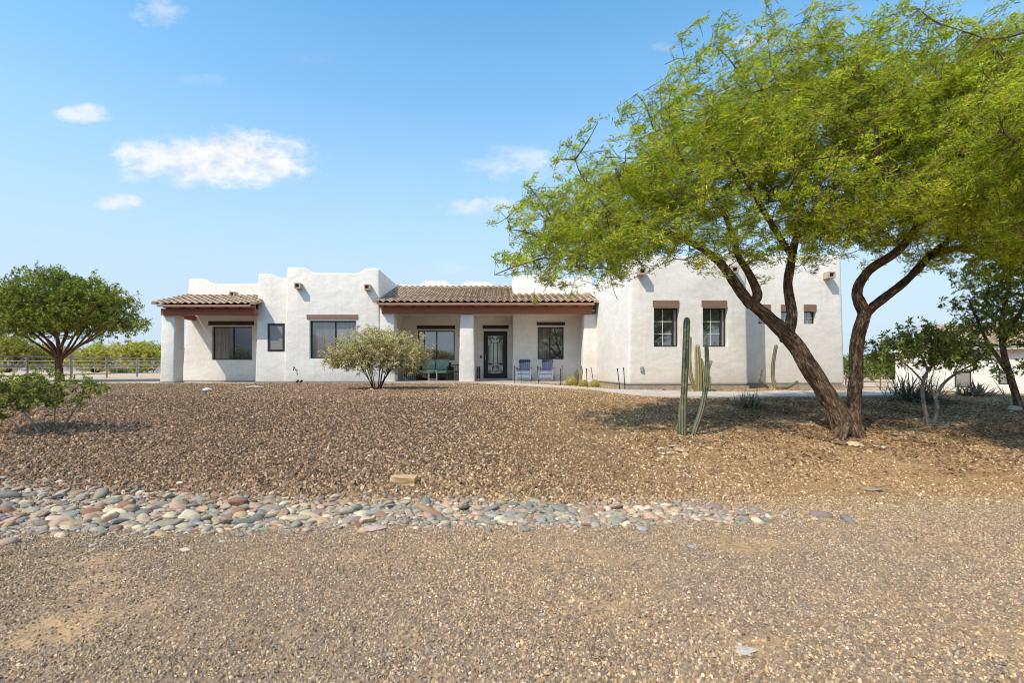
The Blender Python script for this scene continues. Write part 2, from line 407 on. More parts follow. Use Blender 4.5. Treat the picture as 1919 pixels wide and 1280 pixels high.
lo = [(892, 22.25), (950, 20.5), (1000, 19), (1050, 17.6), (1100, 16.2), (1150, 14.8), (1250, 13.1), (1350, 12.8), (1450, 12.8), (1590, 13.0), (1720, 13.4)]
up = [(962, 22.25), (985, 21.6), (1020, 20.4), (1060, 19.0), (1110, 17.4), (1160, 16.2), (1250, 15.2), (1350, 15.0), (1450, 15.0), (1590, 15.3), (1720, 15.8)]
lo = [(X(a, d), d) for a, d in lo]; up = [(X(a, d), d) for a, d in up]
lo2 = smooth_path([(a, b, 0) for a, b in lo], [0] * len(lo), 5)[0]; up2 = smooth_path([(a, b, 0) for a, b in up], [0] * len(up), 5)[0]
pm = MB(); rows = []
for a, b in zip(lo2, up2):
    row = []
    for t in (0, 0, .25, .5, .75, 1, 1):
        q = a.lerp(b, t); row.append(Vector((q.x, q.y, g(q.x, q.y) + .035)))
    row[0].z -= .09; row[-1].z -= .09
    rows.append(row)
pm.add([v for r_ in rows for v in r_], [(i * 7 + k, i * 7 + 7 + k, i * 7 + 8 + k, i * 7 + 1 + k) for i in range(len(rows) - 1) for k in range(6)])
tag(pm.build('path', CONC, smooth=40), 'pale concrete walkway curving from the porch to the right', 'path', kind='structure')
path_poly = np.array([(p.x, p.y) for p in lo2] + [(p.x, p.y) for p in up2[::-1]])
def in_poly(x, y, poly):
    c = np.zeros(len(x), bool); j = len(poly) - 1
    for i in range(len(poly)):
        xi, yi = poly[i]; xj, yj = poly[j]
        c ^= ((yi > y) != (yj > y)) & (x < (xj - xi) * (y - yi) / (yj - yi + 1e-12) + xi); j = i
    return c

# ------------------------------------------------------------------ the house
ZS, ZF = 1.12, 1.16                       # stucco bottom, porch floor
house = thing('adobe_house', (0, 22.4, ZS), 'long white adobe house with stepped parapets and two tiled porch roofs', 'house')
house.location = (0, 22.4, ZS)
def solid(outline, y0, y1, holes=(), m=STUCCO, bev=.07, name='wall', parent=house, holed=.9):
    """a plastered block: outline in x,z, from y0 back to y1, soft edges, openings cut in"""
    bm = bmesh.new(); off = origin_of(parent)
    vs = [bm.verts.new((x, y0, z)) for x, z in outline]; f = bm.faces.new(vs)
    r = bmesh.ops.extrude_face_region(bm, geom=[f])
    bmesh.ops.translate(bm, vec=(0, y1 - y0, 0), verts=[e for e in r['geom'] if isinstance(e, bmesh.types.BMVert)])
    bmesh.ops.recalc_face_normals(bm, faces=bm.faces)
    bmesh.ops.bevel(bm, geom=[e for e in bm.edges], offset=bev, segments=3, profile=.5, affect='EDGES', clamp_overlap=True)
    me = bpy.data.meshes.new(name); bm.to_mesh(me); bm.free()
    o = bpy.data.objects.new(name, me); col.objects.link(o)
    if holes:
        cb = MB()
        for x0, x1, z0, z1, d in holes: cb.box(x0, x1, y0 - .6, y0 + d, z0, z1)
        c = cb.build('cutter', m)
        md = o.modifiers.new('cut', 'BOOLEAN'); md.object = c; md.operation = 'DIFFERENCE'; md.solver = 'EXACT'
        bpy.context.view_layer.update()
        dg = bpy.context.evaluated_depsgraph_get()
        nm = bpy.data.meshes.new_from_object(o.evaluated_get(dg)); o.modifiers.clear(); o.data = nm; nm.name = name
        bpy.data.objects.remove(c); bpy.data.meshes.remove(me); me = nm
    me.transform(Matrix.Translation(-off))
    me.materials.clear(); me.materials.append(m)
    me.polygons.foreach_set('use_smooth', [True] * len(me.polygons)); me.set_sharp_from_angle(angle=R(40))
    o.parent = parent
    return o
def window(x0, x1, z0, z1, y, mull=(), panes=(PANE,), lint=None, lm=LINT, lproud=.02, wall_y=None, grid=None, fw=.045):
    """frame, panes, lintel and muntins of one window; y is the plane of the frame"""
    f = MB()
    f.box(x0, x1, y, y + .06, z1 - fw, z1); f.box(x0, x1, y, y + .06, z0, z0 + fw)
    f.box(x0, x0 + fw, y, y + .06, z0 + fw, z1 - fw); f.box(x1 - fw, x1, y, y + .06, z0 + fw, z1 - fw)
    for q in mull: f.box(q - fw * .6, q + fw * .6, y - .004, y + .056, z0 + fw, z1 - fw)
    w = f.build('window', BRONZE, house)
    ed = [x0 + fw] + [q for q in mull] + [x1 - fw]
    for i in range(len(ed) - 1):
        a = ed[i] + (fw * .6 if i else 0); b = ed[i + 1] - (fw * .6 if i < len(ed) - 2 else 0)
        p = MB(); p.box(a, b, y + .03, y + .045, z0 + fw, z1 - fw)
        p.build('pane', panes[i % len(panes)], w)
        if grid and i == 0:
            k = MB(); nxg, nzg = grid
            for j in range(1, nxg): q = a + (b - a) * j / nxg; k.box(q - .011, q + .011, y + .018, y + .029, z0 + fw, z1 - fw)
            for j in range(1, nzg): q = z0 + fw + (z1 - z0 - 2 * fw) * j / nzg; k.box(a, b, y + .020, y + .0285, q - .011, q + .011)
            k.build('muntin', WHITEF, w)
    if lint:
        lx0, lx1, lz0, lz1 = lint; k = MB(); wy = wall_y
        k.box(lx0, lx1, wy - lproud, wy + .12, lz0, lz1); k.build('lintel', lm, w)
    return w
def canale(px, py, D, w=.25, h=.24, l=.3):
    x, z = X(px, D - l * .5), Z(py, D - l * .5); m = MB(); t = .045
    m.box(x - w / 2, x + w / 2, D - l, D + .05, z - h / 2, z - h / 2 + t)
    m.box(x - w / 2, x - w / 2 + t, D - l, D + .05, z - h / 2 + t, z + h / 2 - t); m.box(x + w / 2 - t, x + w / 2, D - l, D + .05, z - h / 2 + t, z + h / 2 - t)
    m.box(x - w / 2, x + w / 2, D - l, D + .05, z + h / 2 - t, z + h / 2)
    m.build('canale', SPOUT, house)
def tile_roof(x0, x1, ye, ze, yt, zt, pitch=.305, expo=.36, parent=house, rake=(True, True)):
    L_ = math.hypot(yt - ye, zt - ze); dy, dz = (yt - ye) / L_, (zt - ze) / L_
    nrm = Vector((0, -dz, dy)); v, f, tn = [], [], []; S = 9
    nc = int(L_ / expo) + 1; nt_ = max(1, round((x1 - x0) / pitch)); pitch = (x1 - x0) / nt_
    pal = [(.62, .46, .315), (.50, .35, .225), (.59, .435, .295), (.52, .375, .25), (.58, .415, .27), (.47, .34, .23), (.62, .455, .31)]
    for c in range(nc):
        s0 = c * expo - .02; s1 = min((c + 1) * expo + .04, L_)
        for t in range(nt_):
            k = len(v); cc = random.choice(pal); q = random.uniform(.84, .97); cc = tuple(a * q for a in cc)
            jz = random.uniform(-.006, .006); js = random.uniform(-.012, .012)
            for r_, (s, lift) in enumerate(((s0 + js, .034), (s0 + js, .052), (s1, .002))):
                for a in range(S + 1):
                    u = a / S; h = .072 * (.5 - .5 * math.cos(2 * math.pi * u)) ** .8
                    p = Vector((x0 + (t + u) * pitch, ye + dy * s, ze + dz * s)) + nrm * (h + lift + jz)
                    v.append(p); tn.append(cc)
            for r_ in range(2):
                for a in range(S):
                    i = k + r_ * (S + 1) + a; f.append((i, i + 1, i + S + 2, i + S + 1))
    m = MB(); m.v = v; m.f = f; m.tint = tn
    for side, xx in zip(rake, (x0, x1)):
        if not side: continue
        for c in range(nc):
            s0, s1 = c * expo - .02, min((c + 1) * expo + .05, L_)
            k = len(m.v); q = random.uniform(.75, 1.1); cc = tuple(a * q for a in random.choice(pal))
            for s, rr in ((s0, .115), (s1, .10)):
                for a in range(9):
                    an = math.pi * a / 8 * 1.2 - .3
                    m.v.append(Vector((xx + math.cos(an) * rr, ye + dy * s, ze + dz * s)) + nrm * (math.sin(an) * rr + .02 + (.02 if s == s0 else 0))); m.tint.append(cc)
            for a in range(8): m.f.append((k + a, k + a + 1, k + 10 + a, k + 9 + a))
            if c == 0: m.f.append(tuple(range(k, k + 9)))
    # underlay keeps the roof closed below the tiles
    k = len(m.v)
    for (yy, zz) in ((ye, ze), (yt, zt)):
        for xx in (x0, x1):
            m.v.append((xx, yy, zz - .05)); m.tint.append((.2, .13, .09))
    m.f.append((k, k + 1, k + 3, k + 2))
    return m.build('roof', TILE, parent, smooth=50, attr='tint')

def ol(D, pts): return [(X(a, D), Z(b, D)) for a, b in pts]
# patio wall at the left, with the parapet above the small tiled roof
D = 24.6
zb = ZS
solid([(-15.1, zb), (X(520, D), zb)] + ol(D, [(522, 531), (398, 531), (392, 528), (386, 523.5), (379, 522), (354, 522)]), D, 29,
      [(X(397, D), X(472.5, D), Z(674.6, D), Z(612, D), .24)])
window(X(397.6, D), X(472, D), Z(674.4, D), Z(612.2, D), D + .13, [X(435.5, D)], (PANEC, PANE), (X(391, D), X(476, D), Z(609.5, D), Z(602, D)), LINTD, .03, D)
# narrow block with its single flush window
D = 22.65
solid([(X(478, D), zb), (X(560, D), zb)] + ol(D, [(560, 521), (521, 520.5), (515, 517.5), (509, 513), (504, 512), (484, 512.5)]), D, 29,
      [(X(501.5, D), X(533.5, D), Z(658.8, D), Z(606, D), .07)])
window(X(501.6, D), X(533.3, D), Z(658.7, D), Z(606.1, D), D - .012, (), (PANEB,), fw=.085)
# main left block
D = 22.3
solid([(X(532, D), zb), (-5.05, zb), (-5.09, Z(505, D))] + ol(D, [(705, 501.5), (684, 502.5), (678, 507), (673, 510.5), (665, 511.5), (590, 511), (582, 508), (575, 502.5), (568, 500.5), (538, 500)]), D, 27.2,
      [(X(580, D), X(667.5, D), Z(671.8, D), Z(600.8, D), .29)], bev=.09)
window(X(580.4, D), X(667.1, D), Z(671.6, D), Z(601, D), D + .17, [X(626.5, D)], (PANEC, PANEB), (X(575, D), X(670.7, D), Z(597.9, D), Z(589.7, D)), LINT, .03, D)
canale(559, 536, D); canale(689, 538.5, D); canale(437, 551.5, 24.6)
# pilaster and side wall of the porch
solid([(-5.3, zb), (-4.40, zb), (-4.46, 4.42), (-5.3, 4.42)], 22.34, 22.95, bev=.05, name='column')
m = MB(); m.box(-5.3, -4.56, 22.96, 25.0, zb, 4.5); m.build('wall', STUCCO, house)
# porch back wall with the picture window and the door
D = 25.0
DX0, DX1, DZ0, DZ1 = X(906, D), X(951, D), 1.265, Z(620.3, D)
solid([(-5.2, zb), (.9, zb), (.9, 4.6), (-5.2, 4.6)], D, 26.5,
      [(X(783, D), X(852, D), Z(675, D), Z(619.6, D), .15), (DX0, DX1, zb - .1, DZ1, .2)], bev=.02)
window(X(783.4, D), X(851.6, D), Z(674.8, D), Z(619.8, D), D + .1, [X(795, D), X(818, D)], (PANEC, PANE, PANE), (X(781, D), X(853, D), Z(616.7, D), Z(610.2, D)), LINTD, .03, D)
# block behind the rockers that rises through the tiles
D = 24.0
solid([(.75, zb), (4.5, zb), (4.5, Z(516, D))] + ol(D, [(1085, 516), (1078, 521), (1030, 521), (1023, 518), (1016, 515.5), (962, 515)]), D, 27,
      [(X(1007.5, D), X(1056.5, D), Z(673.4, D), Z(612.6, D), .14)], bev=.05)
window(X(1007.8, D), X(1056.2, D), Z(673.2, D), Z(612.8, D), D + .1, [X(1031, D)], (PANEC, PANE), (X(1005.8, D), X(1059, D), Z(609.7, D), Z(603.6, D)), LINTD, .03, D)
# parapet far behind the porch roof
D = 26.75
solid([(-5.3, 4.0), (1.2, 4.0)] + ol(D, [(975, 536), (928, 535.5), (914, 527.5), (876, 527), (864, 534.5), (845, 534), (833, 526), (798, 525.5), (786, 533.5), (735, 533.5)]), D, 27.3, bev=.03)
# columns
for x0, x1, y0, w in ((X(862.5, 22.5), X(887.5, 22.5), 22.42, .6), (X(1094, 22.5), 4.42, 22.42, .62)):
    solid([(x0 - .05, ZS + .0), (x1 + .05, ZS + .0), (x1, 4.12), (x0, 4.12)], y0, y0 + w, bev=.05, name='column')
solid([(X(298.5, 22.4), zb), (X(325, 22.4), zb), (X(327.5, 22.4), 4.08), (X(302, 22.4), 4.08)], 22.42, 23.14, bev=.06, name='column')
# garage wing
D = 16.86
hs = [(X(a, D), X(b, D), Z(650, D), Z(576, D), .24) for a, b in ((1225.5, 1273.5), (1317, 1364.5))]
solid([(4.33, zb + .02), (X(1403.5, D), zb + .02), (X(1399, D), Z(480, D))] + ol(D, [(1390, 470), (1362, 470), (1350, 479), (1230, 478), (1218, 470)]) + [(4.42, Z(470, D))], D, 30, hs, bev=.10)
for a, b, la, lb in ((1225.5, 1273.5, 1223, 1272.5), (1317, 1364.5, 1314.6, 1362)):
    window(X(a, D) + .01, X(b, D) - .005, Z(650, D) + .004, Z(576, D) - .004, D + .2, [X(b - 9, D)], (PANE, PANEB), (X(la, D), X(lb, D), Z(575, D), Z(563, D)), LINT, .02, D, grid=(2, 3), fw=.04)
canale(1202, 509, D, .24, .22); canale(1374, 506, D, .24, .22)
D = 18.0
hs = [(X(a, D), X(b, D), Z(607, D), Z(583, D), .2) for a, b in ((1421, 1444.5), (1463.5, 1487), (1506.5, 1530))]
solid([(7.9, zb + .02), (X(1584, D), zb + .02), (X(1577, D), Z(478, D))] + ol(D, [(1565, 477), (1420, 477)]) + [(7.9, Z(477, D))], D, 30, hs, bev=.09)
for a, b in ((1421, 1444.5), (1463.5, 1487), (1506.5, 1530)):
    window(X(a, D) + .005, X(b, D) - .005, Z(607, D) + .004, Z(583, D) - .004, D + .16, (), (PANE,), (X(a - .5, D), X(b - .5, D), Z(582, D), Z(570.7, D)), LINT, .02, D, grid=(2, 2), fw=.03)
canale(1554, 516, D, .24, .22)
# roofs, beams, rafters
rf = tile_roof(-5.13, 4.27, 21.9, 4.54, 26.75, 5.975, rake=(True, True))
b = MB(); b.box(-5.06, 4.20, 21.885, 21.925, 4.44, 4.53); b.build('fascia', FASC, rf)
for i in range(15):
    x = -4.9 + i * .648; b = MB(); b.box(x - .05, x + .05, 22.02, 22.40, 4.425, 4.51); b.build('rafter', BEAM, rf)
b = MB(); b.box(-5.06, 4.22, 22.42, 22.47, 4.40, 4.62); b.build('frieze', STUCCO, rf)
b = MB(); b.box(-4.98, 4.16, 22.26, 22.52, 4.12, 4.40); b.build('beam', BEAM, house)
b = MB(); b.box(-4.6, 4.33, 22.53, 25.2, 4.25, 4.33); b.build('ceiling', STUCCO, house)
rf = tile_roof(-14.62, -10.42, 21.9, 4.46, 24.6, 5.21, rake=(True, True))
b = MB(); b.box(-14.5, -10.5, 21.885, 21.925, 4.36, 4.45); b.build('fascia', FASC, rf)
for i in range(7):
    x = -14.3 + i * .62; b = MB(); b.box(x - .05, x + .05, 22.02, 22.40, 4.34, 4.43); b.build('rafter', BEAM, rf)
b = MB(); b.box(-14.45, -10.56, 22.42, 22.47, 4.33, 4.54); b.build('frieze', STUCCO, rf)
b = MB(); b.box(-14.58, -10.50, 22.26, 22.52, 4.05, 4.328); b.build('beam', BEAM, house)
b = MB(); b.box(-14.66, -14.40, 22.54, 24.59, 4.04, 4.26); b.build('beam', BEAM, house)
b = MB(); b.box(-14.39, -10.56, 22.53, 24.58, 4.27, 4.32); b.build('ceiling', STUCCO, house)
# foundations, porch slab, step
b = MB()
for x0, x1, y0, y1 in ((-15.12, -10.6, 24.56, 25), (X(478, 22.65) - .0, X(536, 22.65), 22.62, 23), (X(532, 22.3), -5.0, 22.27, 23), (4.34, X(1403, 16.86), 16.82, 25), (X(1403, 16.86) + .02, X(1584, 18.0), 17.97, 25)):
    b = MB(); b.box(x0, x1, y0, y1, -.4, ZS + .012); b.build('foundation', FOUND, house)
b = MB(); b.box(X(299.5, 22.4), X(326, 22.4), 22.40, 23.16, .6, ZS + .01); b.build('foundation', FOUND, house)
b = MB(); b.box(-5.05, 4.32, 22.22, 25.3, .7, ZF); b.build('porch_slab', CONC, house)
b = MB(); b.box(-1.2, .74, 24.55, 24.99, ZF + .003, ZF + .1); b.build('doorstep', CONC, house)
b = MB(); b.box(-15.6, -10.6, 22.3, 24.55, .6, ZS - .03); b.build('patio_slab', CONC, house)
# iron door with scrolled grille
f = MB(); D = 25.0; y = D + .08; cx = (DX0 + DX1) / 2; hw = (DX1 - DX0) / 2
gx, gz0, gz1 = .37, Z(700, D), Z(629, D)
f.box(DX0 + .004, cx - gx, y, y + .07, DZ0, DZ1 - .004); f.box(cx + gx, DX1 - .004, y, y + .07, DZ0, DZ1 - .004)
f.box(cx - gx, cx + gx, y, y + .07, DZ0, gz0); f.box(cx - gx, cx + gx, y, y + .07, gz1, DZ1 - .004)
door = f.build('door', BLACK, house)
p = MB(); p.box(cx - gx, cx + gx, y + .045, y + .06, gz0, gz1); p.build('pane', PANED, door)
k = MB(); yy = y + .015; H = gz1 - gz0
def wire(pts, r_=.013): k.tube([(cx + a * gx, yy, gz0 + b_ * H) for a, b_ in pts], r_, 6)
for a in (-.72, -.28, .28, .72): wire([(a, .25), (a, .82)])
for s in (-1, 1):
    wire([(s * (.95 - .03 * math.sin(t)), .32 + t / 3.14 * .44) for t in np.linspace(0, 3.14, 8)])
    # heart below, scrolls above and at the corners
    wire([(s * .40 * abs(math.sin(t)) ** .8 * (1 if t < 2.6 else 1), .05 + .165 * (1 - math.cos(t)) / 1.9) for t in np.linspace(0, 2.75, 14)])
    wire([(s * (.17 + .12 * math.cos(t)), .165 + .028 * math.sin(t)) for t in np.linspace(-2.5, 2.8, 12)])
    for cx_, cz_, q in ((.78, .235, 1), (.74, .06, -1), (.78, .90, 1), (.82, .97, -1)):
        wire([(s * (cx_ + .22 * (1 - t / 9) * math.cos(t * q)), cz_ + .055 * (1 - t / 9) * math.sin(t * q)) for t in np.linspace(0, 7.5, 22)])
    wire([(s * (.30 + .30 * math.sin(t)), .90 - .085 * math.cos(t)) for t in np.linspace(0, 3.14, 14)])
    wire([(s * (.27 + .16 * (1 - t / 9) * math.cos(t)), .915 + .05 * (1 - t / 9) * math.sin(t)) for t in np.linspace(0, 7.5, 20)])
wire([(-1, .82), (1, .82)]); wire([(-1, .255), (-.5, .25), (-.28, .25)]); wire([(1, .255), (.5, .25), (.28, .25)])
k.build('grille', BLACK, door)
k = MB(); k.tube([(DX0 + .10, y - .05, 2.18), (DX0 + .10, y - .05, 2.42)], .014, 8); k.box(DX0 + .085, DX0 + .115, y - .05, y, 2.2, 2.22); k.box(DX0 + .085, DX0 + .115, y - .05, y, 2.38, 2.40); k.build('handle', GREYM, door)
k = MB(); k.box(X(904.5, 25), X(953, 25), 24.97, 25.10, Z(616.3, 25), Z(609.6, 25)); k.build('lintel', LINTD, door)
k = MB(); k.box(X(900, 25), X(902.6, 25), 24.96, 24.995, Z(671.5, 25), Z(666, 25)); k.build('doorbell', BLACK, house)
# spigot and outlet
k = MB(); q = P(552, 692, 22.3); k.tube([q + Vector((0, .02, .06)), q + Vector((0, -.08, .06)), q + Vector((0, -.11, .0)), q + Vector((0, -.11, -.06))], .02, 8); k.box(q.x - .05, q.x + .05, q.y - .09, q.y - .06, q.z + .08, q.z + .10); k.build('spigot', BRONZE, house)
q = P(1202.5, 692, 16.86); k = MB(); k.box(q.x - .05, q.x + .05, q.y - .05, q.y, q.z - .08, q.z + .08); k.box(q.x - .04, q.x + .04, q.y - .065, q.y - .05, q.z - .07, q.z + .07); k.build('outlet', GREYM, house)

# ------------------------------------------------------------------ house across the drive, at the right, turned 40 degrees
D = 26.0; A2 = R(40); hx0 = X(1678, D); hx1 = hx0 + 15; n2 = thing('neighbour_house', (hx0, D, g(hx0, D)), 'low white house with tan tile roof behind the trees at the right', 'house')
n2.rotation_euler = (0, 0, -A2)
def along(px, py):
    """where the sight line of a pixel meets the turned front wall: x along the wall (unturned) and height"""
    m_ = (px - CX) / F; t_ = (D * m_ - hx0) / (math.cos(A2) + m_ * math.sin(A2)); d_ = D - t_ * math.sin(A2)
    return hx0 + t_, EYE + (HY - py) * d_ / F
zE = along(1700, 652)[1]; wins = []
for a, b, c, d in ((1789, 1820.5, 726, 696), (1871, 1890, 720.5, 697)):
    (x0, z0), (x1, z1) = along(a, c), along(b, d); wins.append((x0, x1, z0, z1))
solid([(hx0, -.6), (hx1, -.6), (hx1, zE), (hx0, zE)], D, D + 9, [(a, b, c, d, .2) for a, b, c, d in wins], bev=.03, parent=n2)
for x0, x1, z0, z1 in wins:
    x0, x1, z0, z1 = x0 + .004, x1 - .004, z0 + .004, z1 - .004; f = MB()
    f.box(x0, x1, D + .07, D + .11, z1 - .05, z1); f.box(x0, x1, D + .07, D + .11, z0, z0 + .05); f.box(x0, x0 + .05, D + .07, D + .11, z0 + .05, z1 - .05); f.box(x1 - .05, x1, D + .07, D + .11, z0 + .05, z1 - .05)
    w = f.build('window', BRONZE, n2); p = MB(); p.box(x0 + .05, x1 - .05, D + .085, D + .10, z0 + .05, z1 - .05); p.build('pane', PANEB, w)
sx0 = along(1752, 650)[0]
rf = tile_roof(sx0 - .2, hx1 + .3, D - .45, zE - .02, D + 4.2, zE + 1.35, parent=n2, rake=(True, False))
b = MB(); b.box(sx0 - .1, hx1 + .2, D - .40, D - .36, zE - .17, zE - .03); b.build('fascia', SIDING, rf)
b = MB(); b.add([(sx0, D + .02, zE), (sx0, D + 8, zE), (sx0, D + 4.2, zE + 1.28)], [(0, 1, 2)]); b.build('gable', STUCCO, n2)
b = MB(); b.box(hx0, sx0, D, D + .3, zE - .02, zE + .12); b.build('parapet', STUCCO, n2)

# ------------------------------------------------------------------ vegetation
def leaves(name, Pn, Dn, ln, wd, tint, m, parent, droop=.25, wood=None):
    """one slim diamond per leaf, bent at its middle"""
    n = len(Pn); Dn = Dn / np.linalg.norm(Dn, axis=1, keepdims=True)
    up_ = RNG.normal(size=(n, 3)); up_[:, 2] += .6
    side = np.cross(Dn, up_); side /= np.linalg.norm(side, axis=1, keepdims=True) + 1e-9
    nor = np.cross(side, Dn)
    l = ln * RNG.uniform(.6, 1.35, (n, 1)); w = wd * RNG.uniform(.7, 1.3, (n, 1))
    tip = Pn + Dn * l; tip[:, 2] -= (l * droop)[:, 0] * RNG.uniform(0, 1, n)
    mid = Pn + Dn * l * .45 + nor * l * .06
    v = np.stack([Pn, mid + side * w * .5, tip, mid - side * w * .5], 1).reshape(-1, 3)
    q = np.arange(n * 4).reshape(n, 4); tint = np.repeat(tint, 4, 0)
    if not wood: return big_mesh(name, v, q, m, parent, tint)
    wb, wm = wood; k = len(v); wv_ = np.array(wb.v); wq = np.array(wb.f) + k              # twigs and boughs inside the crown
    o = big_mesh(name, np.vstack([v, wv_]), np.vstack([q, wq]), m, parent, np.vstack([tint, np.full((len(wv_), 3), .1)]))
    o.data.materials.append(wm); mi = np.zeros(len(q) + len(wq), np.int32); mi[len(q):] = 1; o.data.polygons.foreach_set('material_index', mi)
    a = o.data.attributes.new('grain', 'FLOAT_VECTOR', 'POINT'); a.data.foreach_set('vector', np.vstack([np.zeros((k, 3)), np.array(wb.tint)]).astype(np.float32).ravel())
    return o
def palette(n, cols, jit=.22):
    c = np.array(cols, float); i = RNG.integers(0, len(c), n)
    return np.clip(c[i] * RNG.uniform(1 - jit, 1 + jit, (n, 1)), 0, 1)
def sample_blobs(blobs, n, shell=.35):
    out = []; vol = np.array([b[1] * b[2] * b[3] for b in blobs]); vol = vol / vol.sum()
    for b, k in zip(blobs, np.maximum(1, (vol * n).astype(int))):
        d = RNG.normal(size=(k, 3)); d /= np.linalg.norm(d, axis=1, keepdims=True)
        r = RNG.uniform(0, 1, (k, 1)) ** shell
        out.append(np.array(b[0]) + d * r * np.array(b[1:4]))
    return np.vstack(out)
def blob(px, py, D, rx, ry, rd): return ((X(px, D), D, Z(py, D)), rx * D / F, rd, ry * D / F)
def tree(name, label, cat, base, limbs, blobs, natt, ntwig, per, leaf, cols, bark, twig=.45, wind=(0, 0, .1), windk=.5, shell=.35, r0=.008, tr=.004, group=None, droop=.25, ridged=True, leafm=None, seg=4, fringe=.04, gaps=0):
    t = thing(name, base, label, cat, group)
    tm = MB(); nodes = []; nrad = []
    for pts, rad in limbs:
        sp, sr = smooth_path(pts, rad, 12 if ridged else 3)
        if ridged:
            sd = random.uniform(0, 99)
            def pr(a, ln, i, sd=sd):
                a = a + .5 * math.sin(ln * 1.3)                 # the bark twists round the stem
                n3 = noise.noise(Vector((math.cos(a) * 4.2 + sd, math.sin(a) * 4.2, ln * 2.6)))
                n4 = noise.noise(Vector((math.cos(a) * 9 + sd, math.sin(a) * 9, ln * 5.5)))
                return 1 + .17 * noise.noise(Vector((math.cos(a) * 1.5 + sd, math.sin(a) * 1.5, ln * 1.6))) - .16 * (1 - abs(n3) * 2.5) * (abs(n3) < .4) + .07 * n4
        else: pr = None
        tm.tube(sp, sr, 56 if ridged else 7, prof=pr)
        k0 = len(sp) // 3 if len(nodes) == 0 else 0
        nodes += [tuple(p) for p in sp[k0:]]
    tm.build('stem' if cat in ('shrub', 'bush') else 'trunk', bark, t, smooth=60, attr='grain')
    # branches reach out to points spread through the crown, each from the nearest wood there is
    nodes = np.array(nodes); bmB = MB()
    att = sample_blobs(blobs, natt, .55); start = nodes.mean(0)
    att = att[np.argsort(((att[:, None] - nodes[None]) ** 2).sum(-1).min(1))]
    ends = []
    for a in att:
        d2 = ((nodes - a) ** 2).sum(1); d2 = d2 + .8 * np.maximum(0, nodes[:, 2] - a[2]) ** 2
        b0 = nodes[d2.argmin()]; dist = math.sqrt(((a - b0) ** 2).sum())
        if dist < .05: continue
        j = RNG.normal(size=3) * dist * .10; md = (a + b0) / 2 + j; md[2] += dist * .06
        pp = [(1 - s) ** 2 * b0 + 2 * s * (1 - s) * md + s * s * a for s in np.linspace(0, 1, seg + 1)]
        rr = min(.05, r0 * (1 + 1.3 * dist)) 
        bmB.tube(pp, [rr * (1 - .6 * i / seg) for i in range(seg + 1)], 5, cap=False)
        nodes = np.vstack([nodes, np.array(pp[1:])]); ends.append(a)
    pts = sample_blobs(blobs, ntwig, shell); pts = pts + RNG.normal(size=pts.shape) * fringe; Pn, Dn = [], []
    wv = np.array(wind, float)
    if gaps: pts = np.array([p for p in pts if noise.noise(Vector(p) * .95) + .5 * noise.noise(Vector(p) * 2.3) > -gaps - (.05 * (p[0] - 3) if p[0] > -5 else 0)])
    for a in pts:
        d2 = ((nodes - a) ** 2).sum(1); b0 = nodes[d2.argmin()]; d = a - b0; dist = np.linalg.norm(d) + 1e-6
        mxd = twig * random.uniform(.7, 1.3)
        if dist > mxd: b0 = a - (d / dist * .6 + RNG.normal(size=3) * .35) * mxd; d = a - b0
        e = a + (wv * windk + RNG.normal(size=3) * .25) * twig
        if tr: bmB.tube([b0, (b0 + a) / 2 + RNG.normal(size=3) * .02, a, e], [tr * 1.6, tr * 1.3, tr, tr * .5], 3, cap=False)
        s = RNG.uniform(.25, 1, per); base_p = np.where(s[:, None] < .5, b0 + (a - b0) * s[:, None] * 2, a + (e - a) * (s[:, None] * 2 - 1))
        ax = (e - b0) / (np.linalg.norm(e - b0) + 1e-6)
        dd = ax * .5 + wv * windk + RNG.normal(size=(per, 3)) * .62
        Pn.append(base_p + RNG.normal(size=(per, 3)) * twig * .07); Dn.append(dd)
    Pn = np.vstack(Pn); Dn = np.vstack(Dn); n = len(Pn)
    clump = np.repeat(RNG.uniform(.70, 1.36, len(pts)), per)[:, None]
    leaves('crown', Pn, Dn, leaf[0], leaf[1], np.clip(palette(n, cols) * clump, 0, 1), leafm or LEAF, t, droop, (bmB, bark))
    return t
def gp(px, D): x = X(px, D); return Vector((x, D, g(x, D)))

